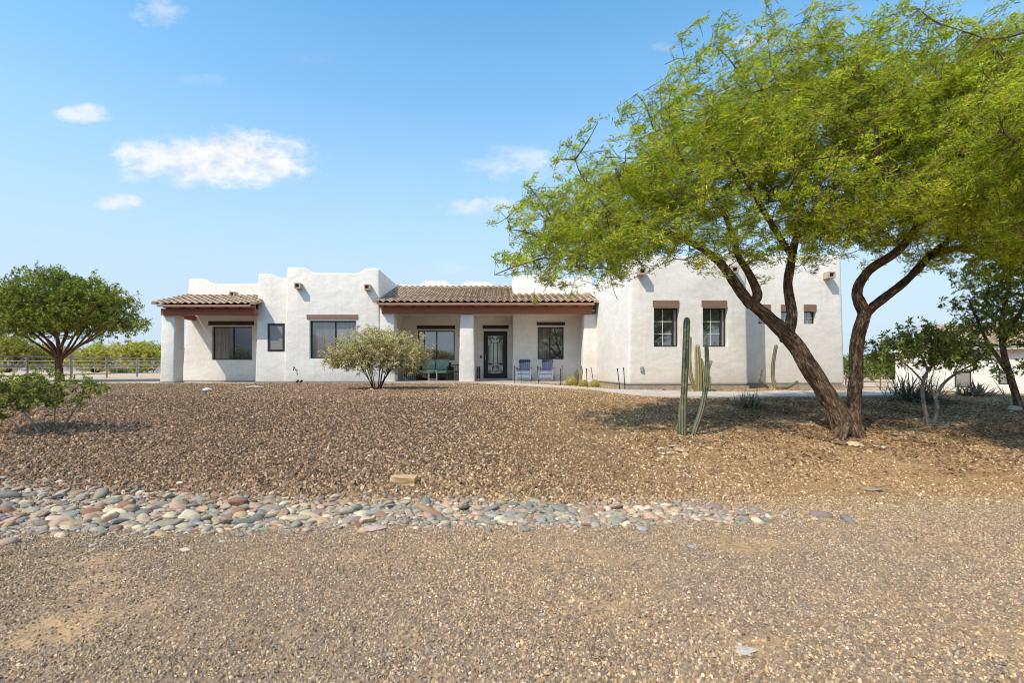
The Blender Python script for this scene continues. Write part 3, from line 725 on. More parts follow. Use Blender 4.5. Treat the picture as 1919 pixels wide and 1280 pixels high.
# the big mesquite
TD = 9.41
B0 = gp(1590, TD)
def T(px, py, d=TD): return P(px, py, d)
limbs = [
 ([T(1590, 823), T(1580, 800), T(1555, 750), T(1518, 690), T(1487, 642), T(1442, 598), T(1400, 562, 9.35)], [.30, .205, .172, .150, .145, .112, .105]),
 ([T(1596, 822, 9.5), T(1600, 795, 9.5), T(1601, 755, 9.55), T(1604, 700, 9.6), T(1607, 640, 9.6), T(1622, 582, 9.6)], [.21, .14, .118, .113, .115, .11]),
 ([T(1408, 573, 9.36), T(1384, 540, 9.3), T(1362, 508, 9.2), T(1328, 474, 9.1), T(1275, 445, 8.9), T(1190, 415, 8.8), T(1110, 395, 8.8)], [.10, .092, .08, .066, .05, .034, .016]),
 ([T(1408, 572, 9.4), T(1420, 552, 9.45), T(1405, 515, 9.5), T(1384, 480, 9.6), T(1370, 430, 9.8), T(1330, 340, 10), T(1290, 220, 10.1)], [.092, .085, .07, .06, .048, .034, .015]),
 ([T(1472, 640, 9.45), T(1484, 590, 9.55), T(1477, 535, 9.65), T(1484, 480, 9.75), T(1500, 400, 9.8), T(1510, 300, 9.8), T(1540, 170, 9.8)], [.11, .095, .082, .072, .055, .038, .016]),
 ([T(1622, 588, 9.6), T(1606, 548, 9.6), T(1630, 506, 9.55), T(1682, 470, 9.4), T(1720, 420, 9.3), T(1760, 330, 9.2), T(1780, 200, 9.2)], [.105, .09, .08, .074, .056, .038, .016]),
 ([T(1622, 586, 9.62), T(1660, 556, 9.7), T(1700, 524, 9.75), T(1745, 477, 9.8), T(1790, 440, 9.8), T(1870, 380, 9.7), T(1960, 300, 9.6)], [.095, .082, .072, .066, .056, .04, .018]),
 ([T(1745, 478, 9.8), T(1800, 465, 9.8), T(1870, 480, 9.7), T(1950, 470, 9.6)], [.07, .06, .05, .03]),
 ([T(1484, 480, 9.75), T(1440, 410, 9.0), T(1400, 340, 8.4), T(1360, 280, 8.0)], [.06, .05, .04, .02]),
 ([T(1720, 420, 9.3), T(1680, 350, 8.7), T(1650, 300, 8.2), T(1640, 220, 8.0)], [.06, .05, .04, .02]),
 ([T(1790, 440, 9.8), T(1840, 380, 8.8), T(1890, 330, 7.6), T(1960, 280, 6.4), T(2050, 260, 5.9)], [.07, .06, .05, .035, .015]),
]
for a, b, d in ((1556, 826, 9.25), (1575, 834, 9.1), (1612, 832, 9.2), (1628, 824, 9.4), (1545, 815, 9.45)):
    limbs.append(([T(1590, 795), T(a * .6 + 1590 * .4, 812, d), P(a, b + 8, d)], [.12, .075, .02]))
bl = [blob(*q) for q in (
 (1045, 425, 9.0, 105, 88, 1.2), (1000, 478, 8.8, 55, 42, .8), (1150, 345, 9.1, 120, 95, 1.5), (1130, 440, 8.8, 130, 62, 1.2),
 (1235, 300, 9.3, 110, 110, 1.6), (1290, 390, 9.0, 150, 90, 1.7), (1340, 230, 9.6, 110, 110, 1.6), (1430, 330, 9.2, 150, 110, 2.0),
 (1450, 190, 9.7, 120, 120, 1.8), (1560, 300, 9.4, 150, 130, 2.1), (1580, 172, 9.6, 120, 98, 1.8), (1690, 230, 9.4, 130, 130, 2.0),
 (1700, 380, 9.2, 140, 85, 1.9), (1560, 420, 9.3, 110, 55, 1.4), (1780, 155, 9.3, 110, 90, 1.7), (1830, 270, 9.1, 140, 140, 2.0),
 (1850, 410, 9.2, 130, 85, 1.8), (1930, 150, 9.2, 120, 115, 1.8), (1990, 300, 9.2, 140, 150, 2.0), (2020, 430, 9.2, 120, 70, 1.6),
 (1240, 492, 8.7, 60, 20, .6), (1330, 484, 8.8, 60, 20, .6), (1430, 482, 9.2, 60, 22, .7), (1530, 484, 9.4, 50, 20, .6), (1180, 505, 8.6, 50, 20, .5), (1105, 520, 8.6, 80, 28, .7), (1000, 518, 8.8, 60, 26, .6), (1050, 500, 8.7, 80, 34, .8), (1140, 465, 8.7, 90, 40, .9), (985, 500, 8.9, 55, 26, .6), (1060, 488, 8.8, 70, 34, .8), (1150, 480, 8.7, 70, 30, .8), (1250, 462, 8.8, 70, 30, .9), (1400, 450, 9.2, 80, 30, 1.1), (1560, 455, 9.5, 70, 30, 1.0),
 (1690, 448, 9.3, 80, 36, 1.2), (1800, 470, 9.4, 80, 34, 1.1), (1900, 490, 9.4, 80, 34, 1.1), (1820, 350, 7.3, 150, 90, 1.0), (1960, 370, 7.1, 150, 110, 1.0), (1600, 330, 7.6, 150, 80, .9), (1870, 200, 6.4, 120, 90, .7), (1990, 240, 5.9, 150, 120, .8), (2150, 250, 5.9, 170, 150, .9), (2120, 420, 6.6, 150, 120, 1.0),
 (1270, 110, 9.5, 26, 70, .5), (1195, 185, 9.2, 24, 50, .4), (1115, 240, 9, 22, 42, .4), (1050, 290, 9, 20, 36, .4), (985, 360, 8.9, 24, 36, .4), (955, 430, 8.8, 22, 40, .4), (1350, 70, 9.6, 34, 55, .5), (1430, 55, 9.6, 30, 50, .5), (1540, 60, 9.6, 30, 60, .5), (1650, 62, 9.4, 34, 60, .5), (1750, 50, 9.3, 30, 50, .5), (940, 500, 8.8, 18, 34, .4))]
GREENS = [(.41, .50, .025), (.48, .55, .03), (.29, .42, .025), (.55, .56, .04), (.18, .31, .03), (.60, .54, .06), (.38, .30, .10)]
tree('mesquite_tree', 'big leaning two-trunk mesquite with a wide yellow-green windblown crown', 'tree', B0, limbs, bl, 540, 10600, 54, (.076, .0165), GREENS, BARK, twig=.42, wind=(.75, .1, .34), windk=.75, shell=.5, r0=.008, tr=.0036, leafm=LEAFM, fringe=.15, gaps=.2)

# tree at the far left in front of the pipe fence
D = 28.0; B0 = gp(112, D)
lim = [([P(112, 716, D), P(111, 700, D), P(110, 684, D), P(112, 672, D)], [.24, .19, .17, .19])]
for i in range(15):
    a = -1.25 + 2.5 * i / 14 + random.uniform(-.14, .14); dd = D + random.uniform(-2.2, 2.2); r_ = 1.0 - .45 * abs(math.cos(a))
    lim.append(([P(112, 676, D), P(112 + random.uniform(22, 36) * math.sin(a) + random.uniform(-4, 4), 660 - random.uniform(10, 22) * math.cos(a), D + (dd - D) * .3), P(112 + random.uniform(62, 84) * math.sin(a) + random.uniform(-6, 6), 640 - random.uniform(22, 40) * math.cos(a), D + (dd - D) * .6), P(112 + 120 * math.sin(a), 618 - 60 * math.cos(a), dd)], [.075, .058, .04, .02]))
bl = [blob(*q) for q in ((40, 585, D, 70, 40, 2.6), (105, 560, D, 75, 48, 3.0), (185, 580, D, 58, 40, 2.6), (222, 610, D, 44, 20, 1.6), (-10, 590, D, 60, 40, 2.2), (100, 605, D, 105, 26, 3.2), (160, 548, D, 45, 28, 1.6), (85, 522, D, 28, 18, 1.2), (35, 545, D, 36, 20, 1.4), (130, 528, D, 24, 16, 1), (205, 560, D, 34, 20, 1.2), (250, 612, D, 24, 12, .8), (60, 515, D, 16, 12, .6), (105, 510, D, 14, 12, .6), (175, 530, D, 14, 12, .6))]
tree('round_crown_tree', 'dense dark green umbrella tree in front of the pipe fence', 'tree', B0, lim, bl, 150, 3600, 14, (.17, .06), [(.22, .28, .04), (.29, .33, .045), (.14, .20, .035), (.38, .38, .06), (.10, .15, .03)], BARKR, twig=.5, wind=(.3, 0, .2), windk=.45, shell=.5, r0=.010, tr=.007, fringe=.18, gaps=.6)

# pale feathery shrub by the porch
D = 16.9; B0 = gp(706, D); lim = []
for i in range(15):
    a = random.uniform(-1.2, 1.2); q = random.uniform(-.9, .9); s = random.uniform(.75, 1)
    x = 706 + 6 * math.sin(a * 3)
    lim.append(([Vector((X(x, D), D + q * .1, B0.z - .03)), P(x + 18 * math.sin(a), 712 - 6 * math.cos(a), D + q * .3), P(x + 42 * math.sin(a) * s, 690 - 10 * math.cos(a), D + q * .7), P(x + 68 * math.sin(a) * s, 668 - 18 * math.cos(a) * s, D + q)], [.017, .015, .012, .007]))
bl = [blob(*q) for q in ((700, 646, D, 66, 32, 1.1), (650, 668, D, 48, 26, 1.0), (758, 660, D, 44, 32, 1.0), (778, 678, D, 24, 26, .7), (700, 672, D, 80, 26, 1.2), (632, 677, D, 26, 13, .6), (770, 680, D, 26, 20, .6), (725, 640, D, 30, 22, .8))]
tree('feathery_shrub', 'pale olive feathery shrub with many bare stems beside the porch', 'shrub', B0, lim, bl, 130, 1600, 20, (.085, .022), [(.62, .53, .31), (.68, .57, .29), (.52, .49, .34), (.64, .50, .22), (.42, .40, .28)], BARKD, twig=.26, wind=(.55, -.1, .25), windk=.5, fringe=.11, shell=.5, r0=.005, tr=.003, ridged=False)

# small shrub on the left slope
D = 9.35; B0 = gp(95, D); lim = [
 ([P(80, 818, D), P(62, 795, D), P(42, 770, D), P(52, 745, D)], [.032, .028, .022, .012]),
 ([P(103, 816, D), P(102, 790, D), P(104, 765, D), P(110, 748, D)], [.014, .012, .011, .008]),
 ([P(108, 817, D), P(128, 785, D), P(145, 758, D), P(150, 735, D)], [.02, .017, .014, .009]),
 ([P(80, 816, D), P(40, 800, D + .4), P(10, 770, D + .6), P(-20, 740, D + .6)], [.026, .022, .016, .010])]
bl = [blob(*q) for q in ((60, 718, D, 42, 22, .45), (15, 745, D, 42, 28, .5), (140, 730, D, 42, 22, .4), (185, 730, D, 22, 11, .25), (80, 750, D, 40, 16, .4), (-15, 720, D, 40, 26, .5), (12, 775, D, 22, 16, .3), (100, 705, D, 22, 12, .3))]
tree('low_shrub', 'low glossy green shrub on the gravel slope at the left edge', 'shrub', B0, lim, bl, 70, 300, 13, (.08, .032), [(.15, .21, .04), (.22, .27, .045), (.09, .135, .03), (.40, .35, .07)], BARKG, twig=.16, wind=(.15, 0, .2), windk=.4, r0=.005, tr=.003, ridged=False)

# small tree right of the big trunk
D = 9.95; B0 = gp(1742, D); lim = [
 ([P(1740, 808, D), P(1735, 775, D), P(1729, 742, D), P(1730, 716, D), P(1738, 694, D), P(1727, 668, D), P(1718, 645, D)], [.05, .036, .032, .030, .022, .016, .010]),
 ([P(1748, 808, D), P(1754, 782, D), P(1756, 757, D), P(1748, 737, D), P(1734, 720, D - .1), P(1708, 692, D - .2), P(1680, 670, D - .2)], [.052, .040, .035, .028, .02, .014, .008]),
 ([P(1752, 748, D), P(1766, 722, D), P(1785, 705, D), P(1810, 690, D), P(1830, 680, D)], [.034, .028, .024, .018, .01]),
 ([P(1730, 708, D), P(1750, 680, D + .2), P(1765, 655, D + .3), P(1770, 630, D + .3)], [.026, .02, .016, .01])]
bl = [blob(*q) for q in ((1680, 655, D, 50, 28, .55), (1735, 632, D, 60, 24, .7), (1765, 662, D, 60, 28, .7), (1650, 668, D, 30, 18, .4), (1815, 672, D, 45, 20, .5), (1800, 640, D, 40, 20, .5))]
DGR = [(.15, .21, .04), (.22, .27, .045), (.09, .14, .03), (.38, .37, .06)]
tree('small_forked_tree', 'small dark-leaved tree with two pale forked stems right of the mesquite', 'tree', B0, lim, bl, 110, 540, 12, (.08, .032), DGR, BARKP, twig=.2, wind=(.4, 0, .1), windk=.5, shell=.6, fringe=.08, r0=.005, tr=.003, ridged=False)
# tree at the right edge
D = 11.3; B0 = gp(1912, D); lim = [
 ([P(1914, 785, D), P(1905, 745, D), P(1893, 705, D), P(1880, 655, D), P(1878, 600, D), P(1890, 540, D), P(1900, 470, D)], [.10, .072, .064, .056, .048, .036, .018]),
 ([P(1890, 700, D), P(1870, 670, D + .1), P(1850, 640, D + .2), P(1832, 600, D + .2), P(1815, 560, D + .2)], [.05, .042, .034, .026, .015]),
 ([P(1880, 640, D), P(1910, 590, D), P(1935, 530, D), P(1960, 460, D)], [.05, .04, .03, .015])]
bl = [blob(*q) for q in ((1850, 560, D, 60, 45, .9), (1890, 500, D, 70, 50, 1.1), (1835, 615, D, 40, 28, .7), (1900, 600, D, 60, 60, 1), (1960, 540, D, 60, 90, 1.2), (1905, 690, D, 40, 22, .6), (1830, 510, D, 40, 25, .7))]
tree('slender_tree', 'slender sparse tree with a leaning brown stem at the right edge', 'tree', B0, lim, bl, 130, 850, 11, (.10, .036), DGR, BARK, twig=.26, wind=(.35, 0, .1), windk=.5, shell=.5, r0=.006, tr=.0035, ridged=False)

# palo verde trees beyond the fences
PV = [(.44, .42, .08), (.50, .46, .10), (.36, .38, .07), (.40, .35, .09)]
PV2 = [(.20, .24, .06), (.16, .20, .05), (.24, .26, .07)]
def far_tree(px, D, w, h, label, cols, n=520, group='palo verde trees beyond the fences'):
    b = gp(px, D); lim = []
    W, H = w * D / F, h * D / F
    for i in range(4):
        a = random.uniform(-1, 1); lim.append(([b + Vector((a * .2, 0, -.1)), b + Vector((a * W * .25, random.uniform(-.5, .5), H * .35)), b + Vector((a * W * .45, random.uniform(-1, 1), H * .65))], [.16, .11, .05]))
    bl = [((b.x + W * random.uniform(-.3, .3), b.y + random.uniform(-1, 1), b.z + H * random.uniform(.40, .66)), W * random.uniform(.22, .34), W * .3, H * random.uniform(.26, .36)) for _ in range(6)] + [((b.x, b.y, b.z + H * .25), W * .45, W * .3, H * .26), ((b.x + W * .15, b.y - 1.5, b.z + H * .14), W * .36, W * .2, H * .14)]
    return tree('palo_verde_tree', label, 'tree', b, lim, bl, 30, n, 9, (.42, .13), cols, BARKD, twig=.7, wind=(.2, 0, .5), windk=.45, shell=.4, r0=.02, tr=0, group=group, ridged=False)
far_tree(15, 78, 130, 78, 'dark-branched olive palo verde at the left end behind the fence', [(.32, .30, .06), (.38, .35, .07), (.24, .24, .05)], 900)
far_tree(92, 80, 90, 62, 'yellow-green palo verde seen under the round-crowned tree', PV, 600)
far_tree(178, 76, 100, 58, 'pale yellow-green palo verde right of the dark tree trunk', PV, 700)
far_tree(262, 72, 100, 62, 'bright yellow palo verde next to the white porch column', PV, 800)
far_tree(325, 80, 70, 66, 'palo verde glimpsed behind the left porch column', PV, 400)
for q, (px, D, w, h, l) in enumerate(((1600, 70, 60, 40, 'far green tree just right of the white garage wall'), (1640, 85, 60, 38, 'far green tree seen between the two trunks and the white house'), (1672, 80, 50, 40, 'far green tree against the corner of the low white house'))):
    b_ = gp(px, D); far_tree(px, D, w, h + 14, l, PV2, 420)
sh = gp(225, 66); 
tree('desert_bush', 'low clipped-looking green bush on the sand behind the far fence', 'bush', sh, [([sh, sh + Vector((0, 0, .4))], [.08, .04])], [((sh.x, sh.y, sh.z + .35), 1.4, .8, .4)], 10, 120, 9, (.3, .1), PV2, BARKD, twig=.3, tr=0, r0=.01, ridged=False)
# trees across the road, behind the camera: the windows mirror them
for x, y, h_, l in ((-37, -22, 5.5, 'palo verde across the road mirrored in the patio window'), (-24, -28, 4.2, 'palo verde across the road mirrored in the big left window'), (-10, -34, 4.5, 'palo verde across the road mirrored in the porch window'), (8, -27, 6.0, 'palo verde across the road mirrored in the window behind the rockers'), (18.5, -19, 4.6, 'palo verde across the road mirrored in the left garage window'), (25, -21, 5.2, 'palo verde across the road mirrored in the right garage window')):
    b = Vector((x, y, 0)); bl = [((x + random.uniform(-2, 2), y, h_ * random.uniform(.35, .75)), 2.2, 2, h_ * .28) for _ in range(6)]
    tree('palo_verde_tree', l, 'tree', b, [([b, b + Vector((.2, 0, 2)), b + Vector((.5, .3, h_ * .6))], [.2, .14, .06])], bl, 24, 420, 8, (.36, .12), PV2, BARKD, twig=.7, tr=.012, r0=.02, group='palo verde trees across the road', ridged=False)

# rosette plants
def rosette(name, label, cat, base, n, length, width, spread, cols, stalks=0, bias=(0, 0, 0), lift=.5):
    t = thing(name, base, label, cat); v, q, tn = [], [], []; S = 6; pal = np.array(cols)
    for i in range(n + stalks):
        st = i >= n
        a = random.uniform(0, 2 * math.pi); el = random.uniform(lift * .3, 1.45) if not st else random.uniform(.9, 1.4)
        l = length * random.uniform(.55, 1.1) * (1.7 if st else 1); w = width * random.uniform(.7, 1.2) * (.4 if st else 1)
        d = Vector((math.cos(a) * math.cos(el), math.sin(a) * math.cos(el), math.sin(el))) + Vector(bias) * random.uniform(0, 1); d.normalize()
        side = d.cross(Vector((0, 0, 1))).normalized(); c = pal[random.randrange(len(pal))] * random.uniform(.7, 1.25); k = len(v)
        p0 = Vector(base) + Vector((random.gauss(0, spread), random.gauss(0, spread), -.02))
        for s in range(S + 1):
            u = s / S; p = p0 + d * l * u + Vector((0, 0, -1)) * (l * .55 * u * u * (1.1 - d.z * .75))
            gzv = g(p.x, p.y) + .015
            if p.z < gzv: p.z = gzv
            ww = w * (1 - u ** 1.6) * (.75 + .5 * min(1, u * 3)) + .0015
            nrm = side.cross(d)
            v += [p + side * ww / 2, p - nrm * ww * .22, p - side * ww / 2]; tn += [c] * 3
            if s < S:
                j = k + s * 3; q += [(j, j + 1, j + 4, j + 3), (j + 1, j + 2, j + 5, j + 4)]
    big_mesh('foliage', np.array([tuple(a) for a in v]), np.array(q), BLADE, t, np.clip(np.array(tn), 0, 1), smooth=True)
    return t
rosette('red_yucca', 'spiky grey-green yucca clump with long thin stalks left of the mesquite trunk', 'yucca', gp(1405, 11.6), 170, .56, .016, .12, [(.14, .155, .085), (.20, .20, .11), (.09, .10, .06), (.30, .26, .15)], 9, lift=.6)
rosette('red_yucca', 'broad yucca with long dark blades sweeping right behind the pale forked tree', 'yucca', gp(1708, 12.3), 280, 1.15, .022, .2, [(.11, .13, .085), (.17, .185, .12), (.07, .085, .06), (.26, .22, .15)], 14, (.55, -.35, -.25), lift=.3)
rosette('aloe', 'reddish spiky aloe clump before the low white house', 'aloe', gp(1828, 13.4), 95, .60, .05, .20, [(.26, .17, .13), (.20, .165, .105), (.33, .22, .17), (.16, .15, .095)], 0, lift=.9)

# cacti
def ribbed(mb, pts, rad, ribs=6, depth=.16, sub=5):
    sp, sr = smooth_path(pts, rad, sub)
    d = (sp[-1] - sp[-2]).normalized(); r_ = sr[-1]
    for t in (.35, .6, .8, .93, .99): sp.append(sp[-1] + d * r_ * (.4 if t < .9 else .12)); sr.append(r_ * math.sqrt(max(0, 1 - t * t)))
    n = ribs * 6
    prof = lambda a, ln, i: 1 - depth + depth * 2 * abs(math.cos(a * ribs / 2)) ** .8 + .05 * noise.noise(Vector((ln * 2.2, a, 3)))
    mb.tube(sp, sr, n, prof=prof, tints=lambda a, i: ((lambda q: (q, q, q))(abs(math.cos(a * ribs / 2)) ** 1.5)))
D = 9.55
def cd(px, py, d=9.25): return P(px, py, d)
t = thing('organ_pipe_cactus', gp(1288, 9.25), 'tall green columnar cactus pair standing on the slope left of the mesquite', 'cactus')
for pts, rad, m in (([cd(1281, 819), cd(1281, 760), cd(1284, 690), cd(1287, 602)], [.044, .050, .052, .050], CACT),
                 ([cd(1275, 818), cd(1275, 785), cd(1277, 745)], [.03, .036, .024], CACT), ([cd(1276, 817), cd(1270, 806), cd(1270, 798)], [.02, .028, .02], CACT),
                 ([cd(1297, 823), cd(1306, 795), cd(1317, 760), cd(1325, 700), cd(1324, 650)], [.032, .040, .042, .037, .030], CACT), ([cd(1324, 650), cd(1324, 631)], [.027, .020], CACTY)):
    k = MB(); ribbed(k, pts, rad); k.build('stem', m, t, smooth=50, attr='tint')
D = 15.7; t = thing('night_cactus', gp(1312, D), 'yellowing clustered cactus with short arms below the right garage window', 'cactus')
for pts, rad in (([P(1306, 733, D), P(1296, 712, D), P(1292, 680, D), P(1293, 634, D)], [.06, .06, .055, .045]), ([P(1309, 733, D), P(1309, 700, D), P(1307, 652, D)], [.10, .10, .07]), ([P(1318, 732, D), P(1318, 700, D), P(1314, 676, D)], [.07, .065, .05]), ([P(1322, 732, D), P(1324, 700, D), P(1332, 679, D)], [.07, .055, .045]), ([P(1326, 731, D), P(1328, 716, D), P(1328, 706, D)], [.07, .07, .05])):
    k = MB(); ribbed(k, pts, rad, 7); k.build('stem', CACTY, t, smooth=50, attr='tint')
D = 16.6; t = thing('bent_cactus', gp(1450, D), 'slim green cactus with one fallen arm by the recessed garage wall', 'cactus')
for pts, rad, m in (([P(1454, 727, D), P(1450, 715, D), P(1448, 706, D)], [.06, .055, .05], CACTY), ([P(1448, 707, D), P(1449, 680, D), P(1454, 650, D)], [.05, .05, .05], CACT), ([P(1456, 728, D), P(1475, 726, D), P(1493, 716, D)], [.05, .05, .04], CACT), ([P(1440, 727, D), P(1432, 720, D), P(1423, 713, D), P(1425, 703, D), P(1427, 693, D)], [.035, .04, .035, .035, .03], CACT)):
    k = MB(); ribbed(k, pts, rad, 6); k.build('stem', m, t, smooth=50, attr='tint')
D = 20.5; t = thing('column_cactus', gp(1084, D), 'small green and brown cactus at the foot of the right porch column', 'cactus')
for pts, rad, m in (([P(1082, 718, D), P(1079, 705, D), P(1078, 697, D)], [.05, .05, .04], CACT), ([P(1084, 718, D), P(1082, 702, D), P(1081, 693, D)], [.045, .045, .035], CACT), ([P(1087, 718, D), P(1088, 705, D), P(1090, 694, D)], [.06, .06, .05], CACTY), ([P(1089, 696, D), P(1089, 688, D)], [.045, .03], CACT)):
    k = MB(); ribbed(k, pts, rad, 6); k.build('stem', m, t, smooth=50, attr='tint')
def barrel(px, D, r_, label):
    b = gp(px, D); t = thing('barrel_cactus', b, label, 'cactus', 'golden barrel cacti in the front bed'); k = MB()
    prof = [(0, .75), (.2, .93), (.5, 1), (.85, .95), (1.15, .8), (1.4, .52), (1.52, .2), (1.54, .02)]
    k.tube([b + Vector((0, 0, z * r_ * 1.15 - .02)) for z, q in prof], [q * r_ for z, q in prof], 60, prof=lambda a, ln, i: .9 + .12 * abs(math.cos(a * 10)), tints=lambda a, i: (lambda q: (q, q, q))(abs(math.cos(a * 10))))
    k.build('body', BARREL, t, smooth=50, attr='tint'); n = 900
    a = RNG.uniform(0, 2 * math.pi, n); a = np.round(a / (math.pi / 10)) * (math.pi / 10); u = RNG.uniform(.05, 1.52, n)
    rr = np.interp(u, [p[0] for p in prof], [p[1] for p in prof]) * r_
    Pn = np.stack([b.x + np.cos(a) * rr, b.y + np.sin(a) * rr, b.z + u * r_ * 1.15 - .02], 1)
    Dn = np.stack([np.cos(a), np.sin(a), (u - .7)], 1) + RNG.normal(size=(n, 3)) * .6
    leaves('spines', Pn, Dn, r_ * .32, .012, palette(n, [(.62, .50, .13), (.72, .60, .2), (.55, .42, .1)]), LEAF, t, 0)
barrel(1070, 20.2, .19, 'largest golden barrel cactus, leftmost of the three by the porch column')
barrel(1093, 18.8, .15, 'golden barrel cactus in front of the right porch column')
barrel(1115, 18.6, .15, 'golden barrel cactus against the white side wall of the garage')
barrel(1079, 20.7, .14, 'small golden barrel cactus tucked behind the largest one')

# ------------------------------------------------------------------ fences
def pipe_fence(label, a, b, posts, rails, h, m, name, r_=.035, wires=0):
    t = thing(name, (a[0], a[1], g(*a)), label, 'fence'); Q = []
    for i in range(posts + 1):
        q = i / posts; x, y = a[0] + (b[0] - a[0]) * q, a[1] + (b[1] - a[1]) * q; z = g(x, y); Q.append(Vector((x, y, z)))
        k = MB(); k.tube([(x, y, z - .15), (x, y, z + h)], r_ * 1.25, 8); k.build('post', m, t, smooth=50)
    for f_ in rails:
        k = MB(); k.tube([q + Vector((0, -.05, h * f_ - .02)) for q in Q], r_ * .8, 6); k.build('rail', m, t, smooth=50)
    return t
pipe_fence('near grey pipe rail fence running back past the round-crowned tree', (-27, 20.5), (-27, 47.5), 9, (1, .6, .22), 1.42, GALV, 'pipe_fence', .045)
pipe_fence('far grey pipe rail fence crossing the sand lot behind the near one', (X(-130, 58), 58), (X(380, 63), 63), 12, (1, .72, .42), 1.45, GALV, 'pipe_fence', .045)
pipe_fence('low rusty rail fence beyond the drive at the right', (X(1585, 42), 42), (X(1684, 40), 40), 3, (1, .55, .2), 1.15, RUST, 'rusty_fence', .04)

# ------------------------------------------------------------------ porch things
def rot(a, loc): return Matrix.Translation(Vector(loc)) @ Matrix.Rotation(R(a), 4, 'Z')
def rocker(px, D, ang, label):
    loc = (X(px, D), D, ZF); t = thing('rocking_chair', loc, label, 'rocking chair', 'blue rocking chairs on the porch'); M = rot(ang, loc)
    def part(nm, boxes, m):
        k = MB()
        for q in boxes: k.box(*q[:6], M=M @ (q[6] if len(q) > 6 else Matrix.Identity(4)))
        return k.build(nm, m, t)
    tilt = Matrix.Translation((0, .22, .42)) @ Matrix.Rotation(R(-14), 4, 'X')
    part('backrest', [(-.24 + i * .082, -.168 + i * .082, -.012, .012, .06, .58, tilt) for i in range(6)] + [(-.27, .27, .014, .035, .10, .16, tilt), (-.27, .27, .014, .035, .46, .52, tilt)], BLUEC)
    part('seat', [(-.27, .27, -.30 + i * .09, -.226 + i * .09, .40 - i * .012, .42 - i * .012) for i in range(6)], BLUEG)
    part('apron', [(-.27 + i * .078, -.20 + i * .078, -.325, -.305, .16, .40) for i in range(7)] + [(-.28, .28, -.345, -.327, .34, .39)], BLUEG)
    for s in (-1, 1):
        part('armrest', [(s * .34 - .055, s * .34 + .055, -.40, .30, .60, .625)], BLUEG)
        part('leg', [(s * .31 - .025, s * .31 + .025, -.33, -.28, .06, .60)], BLUEG); part('leg', [(s * .31 - .025, s * .31 + .025, .20, .25, .06, .60)], BLUEG)
        k = MB(); k.tube([M @ Vector((s * .31, -.48 + i * .12, .03 + .10 * ((i - 4) / 4.5) ** 2)) for i in range(10)], .022, 6); k.build('rocker', BLUEG, t)
rocker(982, 22.95, -8, 'blue rocking chair nearer the iron door')
rocker(1024, 22.9, -14, 'blue rocking chair under the right porch window')
# wicker settee with green cushions
loc = (X(815, 24.2), 24.2, ZF); t = thing('settee', loc, 'dark wicker settee with patterned green cushions under the porch window', 'settee')
def pbox(par, nm, boxes, m, bev=0):
    k = MB()
    for q in boxes: k.box(loc[0] + q[0], loc[0] + q[1], loc[1] + q[2], loc[1] + q[3], loc[2] + q[4], loc[2] + q[5])
    o = k.build(nm, m, par)
    if bev:
        md = o.modifiers.new('soft', 'BEVEL'); md.width = bev; md.segments = 3; o.data.polygons.foreach_set('use_smooth', [True] * len(o.data.polygons))
    return o
pbox(t, 'frame', [(-.72, .72, -.30, .34, .10, .34), (-.72, .72, .34, .42, .06, .86)], WICK)
for s in (-1, 1):
    pbox(t, 'arm', [(s * .79 - .07, s * .79 + .07, -.34, .42, .05, .66)], WICK, .03)
    pbox(t, 'seat_cushion', [(s * .36 - .345, s * .36 + .345, -.36, .26, .345, .50)], GREENC, .04)
    pbox(t, 'back_cushion', [(s * .33 - .32, s * .33 + .32, .12, .33, .51, 1.02)], GREENC, .06)
loc = (X(811, 23.4), 23.4, ZF); t = thing('side_table', loc, 'small grey metal table in front of the green cushions', 'table')
pbox(t, 'tabletop', [(-.22, .22, -.2, .2, .47, .495)], GREYM)
for a in (-.20, .175):
    for b in (-.18, .155): pbox(t, 'leg', [(a, a + .025, b, b + .025, .0, .469)], GREYM)
pbox(t, 'stretcher', [(-.174, .174, -.178, -.158, .06, .085), (-.174, .174, .158, .178, .06, .085)], GREYM)
def iron_chair(px, D, label):
    global loc
    loc = (X(px, D), D, ZF); t = thing('patio_chair', loc, label, 'chair', 'black iron chairs beside the settee')
    pbox(t, 'seat', [(-.25, .25, -.26, .26, .40, .46)], WICK, .02)
    pbox(t, 'backrest', [(-.27 + i * .105, -.25 + i * .105, .24, .26, .46, .72) for i in range(6)] + [(-.28, .28, .235, .265, .72, .75)], BLACK)
    for s in (-1, 1):
        pbox(t, 'armrest', [(s * .28 - .025, s * .28 + .025, -.28, .26, .62, .645)], BLACK)
        for b in (-.27, .235): pbox(t, 'leg', [(s * .28 - .018, s * .28 + .018, b, b + .035, 0, .62)], BLACK)
    pbox(t, 'lattice', [(-.255 + i * .085, -.24 + i * .085, -.275, -.262, .05, .40) for i in range(7)] + [(-.26, .26, -.279, -.2755, .08 + i * .09, .094 + i * .09) for i in range(4)], BLACK)
iron_chair(850, 23.5, 'black iron chair right of the settee behind the middle column')
iron_chair(771, 23.5, 'black iron chair left of the settee behind the shrub')
